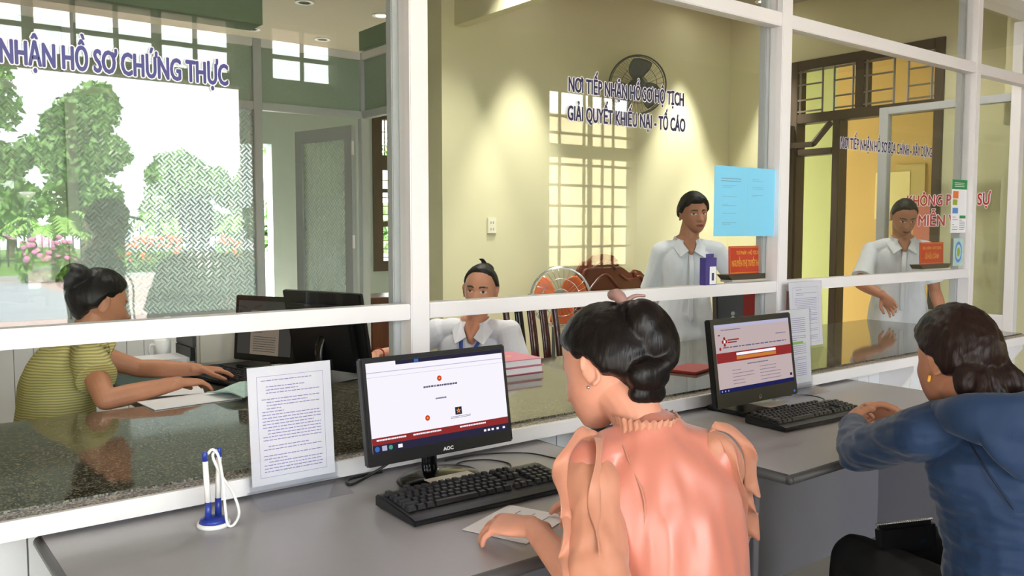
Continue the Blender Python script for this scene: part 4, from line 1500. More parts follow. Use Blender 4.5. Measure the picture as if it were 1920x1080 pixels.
# ---- wooden chairs in the staff room -------------------------------------------------------------
ch = thing('wooden_chair', 'dark red wooden chair with an upright slatted back, beside the woman in the white polo', 'chair', (3.02, 1.58, 0))
x0, x1, yb, zs = 2.92, 3.28, 1.78, 0.43
for x in (x0, x1):
    build('back_post', limb(nb(), [(x, yb - 0.04, 0.0), (x, yb - 0.03, zs), (x, yb + 0.0, 0.72), (x + 0.0, yb + 0.05, 0.98)], [(0.02, 0.018)] * 4, side=(1, 0, 0), seg=8), M['rosewood'], ch, smooth=True)
    build('leg', limb(nb(), [(x, yb - 0.40, 0.0), (x, yb - 0.40, zs)], [0.019, 0.022], seg=8), M['rosewood'], ch, smooth=True)
build('seat', bx((x0 - 0.02, yb - 0.43, zs - 0.02), (x1 + 0.02, yb, zs + 0.02)), M['rosewood'], ch, bevel=0.008)
for k, x in enumerate((3.01, 3.10, 3.19)):
    build('back_slat', limb(nb(), [(x, yb - 0.03, zs + 0.02), (x, yb, 0.72), (x, yb + 0.045, 0.96)], [(0.030, 0.009)] * 3, side=(1, 0, 0), seg=8), M['black_gloss'] if k == 0 else M['rosewood'], ch, smooth=True)
build('top_rail', limb(nb(), [(x0, yb + 0.05, 0.965), ((x0 + x1) / 2, yb + 0.055, 0.985), (x1, yb + 0.05, 0.965)], [(0.03, 0.016)] * 3, side=(0, 0, 1), seg=8), M['rosewood'], ch, smooth=True)

oc = thing('carved_bench', 'red brown carved wooden bench with scrolled back against the back wall', 'bench', (4.55, 2.55, 0))
Y0 = 2.62
prof = [(4.18, 0.55), (4.18, 0.98), (4.20, 1.10), (4.24, 1.155), (4.31, 1.165), (4.36, 1.20), (4.46, 1.212), (4.56, 1.195), (4.60, 1.16), (4.61, 1.12), (4.66, 1.10), (4.72, 1.065), (4.76, 1.06), (4.79, 1.085), (4.85, 1.07), (4.90, 1.03), (4.92, 0.95), (4.92, 0.55)]
build('back_panel', prism(nb(), [V((x, Y0, z)) for x, z in prof], (0, 0.035, 0)), M['redwood'], oc, bevel=0.005)
b = nb()
for pts in ([(4.22, 1.0), (4.25, 1.09), (4.33, 1.11), (4.40, 1.15), (4.50, 1.15), (4.57, 1.10)], [(4.62, 1.05), (4.70, 1.01), (4.78, 1.02), (4.84, 1.03), (4.88, 0.97)], [(4.28, 0.93), (4.45, 1.06), (4.60, 0.96)], [(4.24, 0.70), (4.24, 0.92), (4.60, 0.92), (4.86, 0.90), (4.86, 0.70)]):
    limb(b, [(x, Y0 - 0.004, z) for x, z in pts], [0.012] * len(pts), seg=8)
for x, z in ((4.23, 1.04), (4.58, 1.13), (4.78, 1.05), (4.88, 1.0)):
    ellipsoid(b, (x, Y0 - 0.005, z), (0.022, 0.014, 0.022), u=12, v=8)
build('carving', b, M['redwood'], oc, smooth=True)
build('seat', bx((4.18, 2.12, 0.43), (4.92, Y0 + 0.02, 0.48)), M['redwood'], oc, bevel=0.006)
for x in (4.21, 4.89):
    build('leg', bx((x - 0.03, 2.14, 0.0), (x + 0.03, 2.20, 0.43)), M['redwood'], oc, bevel=0.006)
    build('leg', bx((x - 0.03, Y0 - 0.04, 0.0), (x + 0.03, Y0 + 0.02, 0.43)), M['redwood'], oc, bevel=0.006)
    build('armrest', limb(nb(), [(x, Y0, 0.72), (x, 2.3, 0.72), (x, 2.17, 0.68), (x, 2.17, 0.48)], [0.026] * 4, seg=10), M['redwood'], oc, smooth=True)

# ---- staff desk behind the counter, with its equipment ------------------------------------------
sd = thing('staff_desk', 'black topped staff desk behind the counter under the printer', 'desk', (1.35, 1.60, 0))
build('desk_top', bx((0.80, 1.01, 0.755), (1.96, 2.30, 0.78)), M['black'], sd, bevel=0.003)
for x, y in ((0.85, 2.25), (1.91, 2.25), (0.85, 1.06), (1.91, 1.06)):
    build('leg', bx((x - 0.025, y - 0.025, 0), (x + 0.025, y + 0.025, 0.755)), M['desk_edge'], sd)

pr = thing('printer', 'beige printer with dark front and paper tray beside the seated woman in yellow', 'printer', (1.42, 2.04, 0.78))
build('casing', bx((1.235, 1.90, 0.78), (1.66, 2.19, 0.985)), M['beige'], pr, bevel=0.012)
build('front_panel', bx((1.222, 1.925, 0.86), (1.236, 2.175, 0.975)), M['desk_edge'], pr, bevel=0.003)
build('output_slot', bx((1.215, 1.94, 0.80), (1.236, 2.16, 0.86)), M['black'], pr)
tr = build('paper_tray', bx((0.99, 1.945, 0.785), (1.235, 2.155, 0.797)), M['beige'], pr, bevel=0.003)
build('paper_stack', bx((1.02, 1.955, 0.797), (1.233, 2.145, 0.815)), M['paper'], tr)
mg = thing('mug', 'white mug on the staff desk beside the printer', 'mug', (1.165, 2.20, 0.78))
b = lathe(nb(), [(0.0, 0.782), (0.030, 0.78), (0.038, 0.80), (0.041, 0.875), (0.038, 0.875), (0.034, 0.80), (0.0, 0.79)], 28, Matrix.Translation((1.165, 2.20, 0)), close=False)
build('cup', b, M['white_plastic'], mg, smooth=True)
build('handle', tube(nb(), [(1.128, 2.185, 0.855), (1.105, 2.176, 0.858), (1.097, 2.173, 0.835), (1.106, 2.176, 0.808), (1.128, 2.185, 0.803)], 0.005), M['white_plastic'], mg, smooth=True)

monitor('computer_monitor', 'black framed monitor showing a text document, beside the printer', (1.46, 1.66, 0.78), R(-66), 0.36, 0.29, 0.955, 5, 0.022, 0.030, True, draw_doc)
monitor('computer_monitor', 'black monitor seen from behind, between the two seated staff', (1.53, 1.19, 0.78), R(108), 0.44, 0.33, 0.985, 11, 0.016, 0.03, True, draw_off)
keyboard('keyboard', 'black keyboard under the hands of the woman in yellow', 1.22, 1.42, R(-80), 0.44, 0.15, 0.78)
keyboard('keyboard', 'black keyboard behind the rear facing monitor on the staff desk', 1.80, 1.245, R(84), 0.42, 0.14, 0.78)
ms = thing('mouse', 'black mouse under the hand of the woman in white', 'mouse', (1.83, 1.45, 0.78))
build('shell', ellipsoid(nb(), (1.83, 1.45, 0.795), (0.03, 0.052, 0.02)), M['black_gloss'], ms, smooth=True)
build('scroll_wheel', ellipsoid(nb(), (1.83, 1.42, 0.812), (0.004, 0.01, 0.006), u=10, v=8), M['desk_edge'], ms, smooth=True)
t = thing('marker', 'orange capped marker standing behind the rear facing monitor', 'marker', (1.80, 1.66, 0.78))
build('barrel', limb(nb(), [(1.80, 1.66, 0.782), (1.80, 1.66, 0.86)], [0.011, 0.010], seg=12), M['white_plastic'], t, smooth=True)
build('cap', limb(nb(), [(1.80, 1.66, 0.86), (1.803, 1.66, 0.92)], [0.017, 0.018], seg=12), M['orange_hot'], t, smooth=True)


def flat_paper(name, label, m, c, w, d, rz, z, h=0.002, cat='paper', group=None, wavy=0.0):
    b = nb()
    mt = Matrix.Translation((c[0], c[1], z)) @ Matrix.Rotation(rz, 4, 'Z')
    n = 10
    top = [[None] * (n + 1) for _ in range(n + 1)]
    for i in range(n + 1):
        for j in range(n + 1):
            x, y = (i / n - 0.5) * w, (j / n - 0.5) * d
            top[i][j] = b.verts.new(mt @ V((x, y, h + wavy * (0.5 + 0.5 * math.sin(9 * i / n + 4 * j / n)))))
    for i in range(n):
        for j in range(n):
            b.faces.new((top[i][j], top[i + 1][j], top[i + 1][j + 1], top[i][j + 1]))
    b.normal_update()
    bmesh.ops.solidify(b, geom=b.faces[:], thickness=h)
    return tag(build(name, b, M[m]), label, cat, group)


flat_paper('certificate', 'pale green patterned certificate lying over the counter edge by the hands', 'paper_green', (1.185, 0.985), 0.34, 0.22, R(14), 0.814, 0.004, wavy=0.02)
flat_paper('paper_sheet', 'white sheet on the counter edge under the forearm of the woman in yellow', 'paper', (0.92, 1.0), 0.30, 0.17, R(4), 0.807, 0.003)
flat_paper('paper_sheet', 'white sheet on the staff desk between the forearms of the woman in yellow', 'paper', (0.98, 1.40), 0.21, 0.297, R(-15), 0.781, 0.002)
flat_paper('folder', 'dark green folder on the staff desk beside the bent arm', 'fence', (0.90, 1.62), 0.24, 0.30, R(10), 0.781, 0.006, 'folder')

# ---- far room furniture, seen through the cross partition ---------------------------------------
cb = thing('cabinet', 'low red brown wooden cabinet beyond the rear partition', 'cabinet', (3.98, 4.95, 0))
build('body', bx((3.62, 4.72, 0.05), (4.40, 5.15, 0.76)), M['redwood'], cb, bevel=0.004)
build('cabinet_top', bx((3.60, 4.70, 0.76), (4.42, 5.17, 0.79)), M['redwood'], cb, bevel=0.004)
for x in (3.64, 4.02):
    d_ = build('door', bx((x, 4.70, 0.08), (x + 0.36, 4.72, 0.74)), M['redwood'], cb, bevel=0.004)
    build('knob', ellipsoid(nb(), (x + 0.32, 4.69, 0.45), (0.012, 0.014, 0.012), u=12, v=8), M['chrome'], d_, smooth=True)
build('plinth', bx((3.64, 4.74, 0.0), (4.38, 5.13, 0.05)), M['darkwood'], cb)
of = thing('office_chair', 'black office chair below the far wooden window', 'chair', (5.15, 6.1, 0))
build('backrest', limb(nb(), [(5.15, 6.28, 0.56), (5.15, 6.33, 0.75), (5.15, 6.32, 1.0)], [(0.18, 0.03), (0.22, 0.04), (0.17, 0.03)], side=(1, 0, 0), seg=18), M['black'], of, smooth=True)
build('seat', limb(nb(), [(5.15, 5.88, 0.46), (5.15, 6.1, 0.47), (5.15, 6.28, 0.46)], [(0.20, 0.03), (0.23, 0.045), (0.20, 0.03)], side=(1, 0, 0), seg=18), M['black'], of, smooth=True)
build('column', limb(nb(), [(5.15, 6.1, 0.08), (5.15, 6.1, 0.45)], [0.03, 0.025], seg=12), M['chrome'], of, smooth=True)
for k in range(5):
    a = 2 * math.pi * k / 5
    build('leg', limb(nb(), [(5.15, 6.1, 0.09), (5.15 + 0.28 * math.cos(a), 6.1 + 0.28 * math.sin(a), 0.04)], [0.022, 0.018], seg=8), M['black'], of, smooth=True)
    build('caster', ellipsoid(nb(), (5.15 + 0.28 * math.cos(a), 6.1 + 0.28 * math.sin(a), 0.025), (0.025, 0.025, 0.025), u=12, v=8), M['black'], of, smooth=True)

# ================================================================== PEOPLE
def lerp(a, b, t):
    return V(a) * (1 - t) + V(b) * t


def blob(name, bm, m, parent, voxel=0.005, smooth=4, wrinkle=None, keep=False):
    """Fuse overlapping closed shapes into one continuous skin."""
    me = bpy.data.meshes.new('tmp')
    bm.to_mesh(me)
    bm.free()
    ob = bpy.data.objects.new('tmp', me)
    COL.objects.link(ob)
    r = ob.modifiers.new('fuse', 'REMESH')
    r.mode = 'VOXEL'
    r.voxel_size = voxel
    r.use_smooth_shade = True
    if smooth:
        s = ob.modifiers.new('smooth', 'SMOOTH')
        s.factor = 0.5
        s.iterations = smooth
    bpy.context.view_layer.update()
    out = bpy.data.meshes.new_from_object(ob.evaluated_get(bpy.context.evaluated_depsgraph_get()))
    bpy.data.objects.remove(ob)
    bpy.data.meshes.remove(me)
    if wrinkle:
        amp, fr, st = wrinkle
        ns = [v.normal.copy() for v in out.vertices]
        for v, n in zip(out.vertices, ns):
            p = V((v.co.x * fr * st[0], v.co.y * fr * st[1], v.co.z * fr * st[2]))
            d = noise.noise(p) + 0.5 * noise.noise(p * 2.1 + V((5, 1, 2)))
            v.co += n * (amp * d)
    out.name = name
    o = link_mesh(name, out, m, parent) if not keep else out
    if not keep:
        for p in out.polygons:
            p.use_smooth = True
    return o


def smst(a, b, x):
    t = max(0.0, min(1.0, (x - a) / (b - a)))
    return t * t * (3 - 2 * t)


def head_point(d, female=False):
    x, y, z = d
    P = [0.0735 * x, 0.093 * y, 0.112 * z]
    t = max(0.0, -P[2] / 0.112)
    P[0] *= 1 - (0.30 if female else 0.25) * t ** 1.5
    if z > 0:
        P[0] *= 1 + 0.03 * math.sin(math.pi * min(1, z))
    if y < 0:
        P[1] *= 1 - 0.30 * t
    P[1] += 0.052 * t ** 1.3
    if y > 0.1:
        w = smst(0.1, 0.45, y)
        X, Z = P[0], P[2]
        aX = abs(X)
        g = lambda cx, sx, cz, sz: math.exp(-((aX - cx) / sx) ** 2 - ((Z - cz) / sz) ** 2)
        s = max(0.0, min(1.0, (0.008 - Z) / 0.042))
        if Z < -0.036:
            s *= math.exp(-((Z + 0.036) / 0.007) ** 2)
        dy = 0.023 * math.exp(-(X / (0.009 + 0.005 * s)) ** 2) * s
        dy += 0.007 * g(0.012, 0.007, -0.036, 0.008)
        dy -= 0.010 * g(0.031, 0.015, 0.002, 0.010)
        dy += 0.006 * g(0.031, 0.011, 0.0, 0.007)
        dy += 0.004 * g(0.026, 0.020, 0.019, 0.007)
        dy += 0.005 * g(0.042, 0.016, -0.026, 0.018)
        dy += 0.006 * g(0.0, 0.020, -0.0605, 0.0055) + 0.006 * g(0.0, 0.018, -0.0715, 0.006) - 0.004 * g(0.0, 0.022, -0.066, 0.0025)
        dy += 0.006 * g(0.0, 0.018, -0.098, 0.014)
        P[1] += w * dy
    return V(P)


def head_matrix(c, F, roll=0.0):
    F = V(F).normalized()
    Rt = F.cross(V((0, 0, 1))).normalized()
    U = Rt.cross(F)
    m = Matrix((Rt, F, U)).transposed().to_4x4() @ Matrix.Rotation(roll, 4, 'Y')
    m.translation = V(c)
    return m


def add_head(bm, H, female=False, scale=1.0, u=80, v=64):
    rows = []
    for j in range(v + 1):
        th = math.pi * j / v
        row = []
        for i in range(u if 0 < j < v else 1):
            ph = 2 * math.pi * i / u
            d = (math.sin(th) * math.sin(ph), math.sin(th) * math.cos(ph), math.cos(th))
            row.append(bm.verts.new(H @ (head_point(d, female) * scale)))
        rows.append(row)
    for j in range(v):
        for i in range(u):
            f = [rows[j][i % len(rows[j])], rows[j][(i + 1) % len(rows[j])], rows[j + 1][(i + 1) % len(rows[j + 1])], rows[j + 1][i % len(rows[j + 1])]]
            f = [q for n_, q in enumerate(f) if q not in f[:n_]]
            if len(f) >= 3:
                bm.faces.new(f)
    for s in (-1, 1):
        em = H @ Matrix.Translation((s * 0.074, -0.012, -0.010)) @ Matrix.Rotation(s * R(-22), 4, 'Z') @ Matrix.Rotation(R(-8), 4, 'X')
        r3 = em.to_3x3()
        ellipsoid(bm, em.translation, (0.007, 0.018, 0.031), r3, 16, 12)
        lo = [em @ V((s * 0.006, 0.014 * math.cos(a) - 0.002, 0.029 * math.sin(a))) for a in (R(-70), R(-130), R(180), R(120), R(70), R(25))]
        limb(bm, lo, [0.0045] * 6, seg=8, n=3)


def hair_shell(bm, H, th, front, temple, ear, back, female=False, u=72, v=56, vol=None, rough=0.0):
    """Closed shell that rises above the scalp only inside the hairline (elevations in radians)."""
    key = [(0.0, front), (0.6, front * 0.97), (1.05, temple), (1.55, ear), (2.1, (ear + back) / 2), (math.pi, back)]
    rows = []
    for j in range(v + 1):
        t = math.pi * j / v
        row = []
        for i in range(u if 0 < j < v else 1):
            ph = 2 * math.pi * i / u
            d = V((math.sin(t) * math.sin(ph), math.sin(t) * math.cos(ph), math.cos(t)))
            p = head_point(d, female)
            e = math.asin(max(-1, min(1, d.z)))
            a = abs(math.atan2(d.x, d.y))
            for (a0, h0), (a1, h1) in zip(key[:-1], key[1:]):
                if a <= a1 + 1e-6:
                    q = (a - a0) / (a1 - a0)
                    h = h0 + (h1 - h0) * (q * q * (3 - 2 * q))
                    break
            s = smst(-0.02, 0.20, e - h + 0.05 * noise.noise(d * 9))
            off = -0.013 + (0.013 + th) * s
            if rough:
                off += rough * noise.noise(d * 14) * s
            if vol:
                off += vol(d) * s
            row.append(bm.verts.new(H @ (p + p.normalized() * off)))
        rows.append(row)
    for j in range(v):
        for i in range(u):
            f = [rows[j][i % len(rows[j])], rows[j][(i + 1) % len(rows[j])], rows[j + 1][(i + 1) % len(rows[j + 1])], rows[j + 1][i % len(rows[j + 1])]]
            f = [q for n_, q in enumerate(f) if q not in f[:n_]]
            if len(f) >= 3:
                bm.faces.new(f)
    return bm


def add_hand(bm, wrist, fwd, palm, right, curl=0.5, spread=0.12, k=1.0, wr=0.024):
    fwd = V(fwd).normalized()
    n = V(palm)
    n = (n - fwd * n.dot(fwd)).normalized()
    lat = fwd.cross(n) * (1 if right else -1)          # thumb side
    w = V(wrist)
    limb(bm, [w - fwd * 0.02, w + fwd * 0.015, w + fwd * 0.05 * k, w + fwd * 0.088 * k], [(wr, wr * 0.72), (0.029 * k, 0.017 * k), (0.040 * k, 0.0155 * k), (0.040 * k, 0.012 * k)], side=lat, seg=16)
    tips = []
    for i, (o, L, r) in enumerate(((0.030, 0.070, 0.0088), (0.0105, 0.078, 0.0092), (-0.0095, 0.072, 0.0088), (-0.028, 0.057, 0.0078))):
        p = w + fwd * (0.078 - 0.006 * (i == 3)) * k + lat * o * k
        dirv = (fwd + lat * spread * (1.2 - i * 0.8)).normalized()
        ang = 0.0
        pts = [p]
        for f, c in ((0.46, 0.75), (0.30, 1.0), (0.24, 0.75)):
            ang += c * curl * (1.0 + 0.12 * i)
            dd = dirv * math.cos(ang) + n * math.sin(ang)
            p = p + dd * L * f * k
            pts.append(p)
        limb(bm, pts, [r * k, r * k * 0.98, r * k * 0.9, r * k * 0.78], seg=10, n=3)
        tips.append(p)
    p = w + fwd * 0.022 * k + lat * 0.028 * k
    d1 = (fwd * 0.75 + lat * 0.62 + n * 0.35).normalized()
    d2 = (fwd * 0.95 + lat * 0.10 + n * (0.25 + 0.3 * curl)).normalized()
    limb(bm, [p - d1 * 0.01, p + d1 * 0.038 * k, p + d1 * 0.038 * k + d2 * 0.030 * k, p + d1 * 0.038 * k + d2 * 0.052 * k], [0.0125 * k, 0.0105 * k, 0.0098 * k, 0.008 * k], seg=10, n=3)


SKIN_TONE = {'pale': (216, 154, 130), 'mid': (200, 142, 114), 'tan': (190, 134, 104), 'brown': (172, 122, 96), 'dark': (90, 66, 56)}


def paint_skin(me, H, tone, eyes=True, gaze=(0, 0), lips=(170, 84, 78), brow=(46, 36, 32)):
    Hi = H.inverted()
    base = lin(SKIN_TONE[tone])
    at = me.color_attributes.new('paint', 'FLOAT_COLOR', 'POINT')
    lipc, browc, dark, white = lin(lips), lin(brow), lin((24, 18, 16)), lin((214, 204, 198))
    for i, v in enumerate(me.vertices):
        q = Hi @ v.co
        c = base
        if eyes and q.y > 0.03 and abs(q.z) < 0.13 and abs(q.x) < 0.08:
            X, Z = abs(q.x), q.z
            if ((X - 0.031) / 0.0145) ** 2 + (Z / 0.0056) ** 2 < 1:
                c = white
                if (q.x - math.copysign(0.031, q.x) - gaze[0]) ** 2 + (Z - gaze[1]) ** 2 < 0.0056 ** 2:
                    c = dark
                elif Z > 0.0026:
                    c = dark
            elif 0.012 < X < 0.048 and abs(Z - 0.0195 - 0.003 * math.sin((X - 0.012) / 0.036 * math.pi)) < (0.0038 if X < 0.038 else 0.0026):
                c = browc
            elif (q.x / 0.023) ** 2 + ((Z + 0.066) / 0.0095) ** 2 < 1:
                c = lipc if abs(Z + 0.066) > 0.0016 else tuple(k * 0.4 for k in lipc)
        at.data[i].color = (*c, 1)


def add_arm(bm, sh, el, wr, k=1.0):
    sh, el, wr = V(sh), V(el), V(wr)
    limb(bm, [sh, lerp(sh, el, 0.45), el], [0.047 * k, 0.043 * k, 0.036 * k], seg=16)
    limb(bm, [el, lerp(el, wr, 0.35), wr], [0.036 * k, 0.037 * k, (0.025 * k)], seg=16)


def add_torso(bm, pel, chest, neck, side, k=1.0, infl=0.0, hem=None, deep=1.0, cap0=True):
    pel, chest, neck = V(pel), V(chest), V(neck)
    pts, rad = [], []
    if hem is not None:
        pts.append(V(hem)); rad.append((0.165 * k + infl * 1.6, (0.125 * deep) * k + infl * 1.6))
    pts += [pel, lerp(pel, chest, 0.5), chest, lerp(chest, neck, 0.55), lerp(chest, neck, 0.88)]
    rad += [(0.165 * k + infl, 0.120 * k * deep + infl), (0.142 * k + infl, 0.108 * k * deep + infl), (0.155 * k + infl, 0.112 * k * deep + infl), (0.150 * k + infl, 0.085 * k + infl), (0.085 * k + infl * 0.6, 0.062 * k + infl * 0.6)]
    limb(bm, pts, rad, side=side, seg=24, cap0=cap0)


def add_shoulders(bm, L, N, Rr, r=0.052, infl=0.0):
    limb(bm, [L, lerp(L, N, 0.55) + V((0, 0, 0.012)), N - V((0, 0, 0.01)), lerp(Rr, N, 0.55) + V((0, 0, 0.012)), Rr], [r + infl, r * 0.95 + infl, r * 0.95 + infl, r * 0.95 + infl, r + infl], seg=16)


def collar(name, root, neck, F, m, w=0.060, drop=0.085, open_=0.03):
    """Shirt collar: a band round the neck with two turned-down points in front."""
    F = V(F); F.z = 0; F.normalize()
    U = V((0, 0, 1))
    S = F.cross(U)
    N = V(neck)
    b = nb()
    rings = []
    n = 28
    for i in range(n + 1):
        a = R(-150) + R(300) * i / n + math.pi        # open at the front
        c, s = math.cos(a), math.sin(a)
        base = N + F * (c * (w + 0.008)) + S * (s * (w + 0.012)) + U * (-0.012 - 0.03 * max(0, c))
        top = N + F * (c * (w - 0.002) - 0.006) + S * (s * (w + 0.002)) + U * (0.030 - 0.028 * max(0, c))
        out = N + F * (c * (w + 0.022)) + S * (s * (w + 0.026)) + U * (-0.018 - 0.035 * max(0, c))
        rings.append([b.verts.new(p) for p in (base, top, out)])
    for p, q in zip(rings[:-1], rings[1:]):
        b.faces.new((p[0], q[0], q[1], p[1]))
        b.faces.new((p[1], q[1], q[2], p[2]))
    for s in (-1, 1):
        a = N + F * (w * 0.62) + S * (s * (w * 0.80)) + U * 0.012
        c = N + F * (w + 0.030) + S * (s * open_ * 0.55) + U * -0.055
        d = N + F * (w + 0.045) + S * (s * (w * 0.98)) + U * -drop
        e = N + F * (w * 0.45) + S * (s * (w + 0.035)) + U * -0.020
        vs = [b.verts.new(p) for p in (a, c, d, e)]
        b.faces.new(vs)
    b.normal_update()
    bmesh.ops.solidify(b, geom=b.faces[:], thickness=0.004)
    return build(name, b, m, root, smooth=False)


def shoe(bm, ankle, F, k=1.0):
    F = V(F); F.z = 0; F.normalize()
    a = V(ankle)
    limb(bm, [V((a.x, a.y, 0.045)) - F * 0.05, V((a.x, a.y, 0.045)) + F * 0.05, V((a.x, a.y, 0.032)) + F * 0.16], [(0.036, 0.043), (0.044, 0.038), (0.036, 0.026)], side=F.cross(V((0, 0, 1))), seg=14)


def trousers(name, root, pel, hips, knees, ankles, m, side, F, k=1.0, seated=False):
    b = nb()
    pel = V(pel)
    limb(b, [pel - V((0, 0, 0.06)), pel + V((0, 0, 0.09))], [(0.168 * k, 0.125 * k), (0.150 * k, 0.115 * k)], side=side, seg=20)
    for h, kn, an in zip(hips, knees, ankles):
        limb(b, [h, lerp(h, kn, 0.5), kn], [0.088 * k, 0.082 * k, 0.064 * k], seg=16)
        limb(b, [kn, lerp(kn, an, 0.4), V(an) - V((0, 0, 0.03))], [0.064 * k, 0.058 * k, 0.048 * k], seg=16, cap1=False)
    o = blob(name, b, m, root, 0.007, 5, (0.004, 14, (1, 1, 0.7)))
    for an in ankles:
        b = nb()
        shoe(b, an, F)
        build('shoe', b, M['black'], root, smooth=True)
    return o


def stool(name, label, x, y, z=0.43, m='pen_blue'):
    t = thing(name, label, 'stool', (x, y, 0))
    build('seat', lathe(nb(), [(0.0, z - 0.025), (0.16, z - 0.025), (0.165, z - 0.01), (0.15, z), (0.0, z)], 28, Matrix.Translation((x, y, 0))), M[m], t, smooth=True)
    for k in range(4):
        a = math.pi / 4 + math.pi / 2 * k
        build('leg', limb(nb(), [(x + 0.11 * math.cos(a), y + 0.11 * math.sin(a), z - 0.02), (x + 0.16 * math.cos(a), y + 0.16 * math.sin(a), 0.0)], [0.016, 0.014], seg=8, cap0=False, cap1=False), M[m], t, smooth=True)


# ------------------------------------------------------------------ 1: peach blouse, at the nearer desk
H = head_matrix((1.195, -0.772, 1.125), (-0.16, 0.92, -0.42), R(4))
neck, chest, pel = V((1.192, -0.880, 1.022)), V((1.200, -0.935, 0.84)), V((1.225, -1.01, 0.54))
side = V((0.90, -0.43, 0))
Ls, Rs = V((1.085, -0.845, 0.962)), V((1.297, -0.960, 0.962))
t = thing('person', 'person in a peach satin blouse with bunned hair, hand resting on a paper', 'person', (1.23, -1.0, 0))
b = nb()
add_head(b, H, True)
limb(b, [neck - V((0, 0, 0.03)), lerp(neck, H @ V((0, -0.02, -0.075)), 0.5), H @ V((0, -0.010, -0.055))], [0.054, 0.050, 0.054], seg=18)
add_torso(b, pel, chest, neck, side, 0.80)
add_shoulders(b, Ls, neck - V((0, 0, 0.05)), Rs, 0.040)
Le, Lw = V((1.000, -0.955, 0.752)), V((1.062, -0.705, 0.802))
Re, Rw = V((1.385, -0.890, 0.760)), V((1.32, -0.66, 0.790))
for s_, e_, w_, hd, rt in ((Ls, Le, Lw, (-0.36, 0.90, -0.03), False), (Rs, Re, Rw, (-0.3, 0.9, -0.05), True)):
    add_arm(b, s_, e_, w_, 0.92)
    add_hand(b, w_, hd, (0.25 if not rt else -0.2, -0.1, -1), rt, 0.36, 0.24, 0.95, 0.023)
body = blob('body', b, M['skin'], t, 0.0032, 2)
Hl = wmat(t).inverted() @ H
paint_skin(body.data, Hl, 'pale')
b = nb()
hair_shell(b, H, 0.017, 0.55, 0.38, 0.10, -0.75, True, vol=lambda d: 0.010 * max(0, -d.y))
for c, r, rz in (((0.008, -0.112, 0.052), (0.046, 0.034, 0.050), 0.3), ((0.014, -0.116, 0.018), (0.040, 0.032, 0.048), -0.2), ((-0.006, -0.092, -0.045), (0.054, 0.034, 0.036), 0.0), ((0.0, -0.072, -0.078), (0.050, 0.030, 0.026), 0.0)):
    ellipsoid(b, H @ V(c), r, (H @ Matrix.Rotation(rz, 4, 'Y')).to_3x3(), 20, 14)
limb(b, [H @ V(p) for p in ((-0.01, -0.085, 0.088), (0.034, -0.112, 0.075), (0.046, -0.125, 0.025), (0.026, -0.125, -0.025), (-0.02, -0.105, -0.050))], [0.018, 0.021, 0.023, 0.021, 0.018], seg=12)
blob('hair', b, M['hair'], t, 0.004, 3, (0.0016, 60, (1, 1, 0.35)))
b = limb(nb(), [H @ V(p) for p in ((0.004, -0.060, 0.130), (0.000, -0.075, 0.122), (-0.004, -0.086, 0.098), (-0.006, -0.090, 0.070))], [0.011, 0.013, 0.010, 0.006], seg=10)
limb(b, [H @ V(p) for p in ((0.018, -0.122, 0.104), (0.010, -0.105, 0.110), (0.000, -0.086, 0.104))], [0.003, 0.004, 0.006], seg=8)
build('hair_claw', b, M['clip'], t, smooth=True)
build('ear_stud', ellipsoid(nb(), H @ V((-0.086, -0.006, -0.040)), (0.0035, 0.0035, 0.0035), u=10, v=8), M['chrome'], t, smooth=True)
b = nb()
add_torso(b, pel, chest, neck, side, 0.84, 0.014, hem=pel - V((0, 0, 0.12)))
add_shoulders(b, Ls, neck - V((0, 0, 0.052)), Rs, 0.044, 0.008)
blouse = blob('blouse', b, M['peach'], t, 0.005, 5, (0.0085, 8, (1.8, 1.8, 0.45)))
for s_, e_ in ((Ls, Le), (Rs, Re)):
    b = nb()
    limb(b, [lerp(s_, e_, -0.10), lerp(s_, e_, 0.10), lerp(s_, e_, 0.45), lerp(s_, e_, 0.98)], [0.040, 0.056, 0.058, 0.062], seg=18, cap1=False)
    blob('sleeve', b, M['peach_sheer'], t, 0.0045, 4, (0.007, 16, (1.4, 1.4, 0.8)))
# frilled neckband
b = nb()
F1 = V((0.43, 0.90, 0)).normalized()
rows = []
for i in range(121):
    a = 2 * math.pi * i / 120
    wv = 0.003 * math.sin(a * 30) + 0.0015 * math.sin(a * 11)
    row = []
    for z, r in ((-0.020, 0.062), (-0.006, 0.056), (0.006, 0.055), (0.020, 0.059)):
        rr = r + wv * (z + 0.03) / 0.05
        row.append(b.verts.new(neck + V((0, 0, 0.004)) + side * (math.cos(a) * rr * 1.05) + F1 * (math.sin(a) * rr) + V((0, 0, z + 0.003 * math.sin(a * 26 + 1)))))
    rows.append(row)
for p, q in zip(rows[:-1], rows[1:]):
    for k in range(3):
        b.faces.new((p[k], q[k], q[k + 1], p[k + 1]))
bmesh.ops.remove_doubles(b, verts=b.verts[:], dist=1e-5)
b.normal_update()
bmesh.ops.solidify(b, geom=b.faces[:], thickness=0.0015)
build('neck_frill', b, M['peach_sheer'], t, smooth=True)


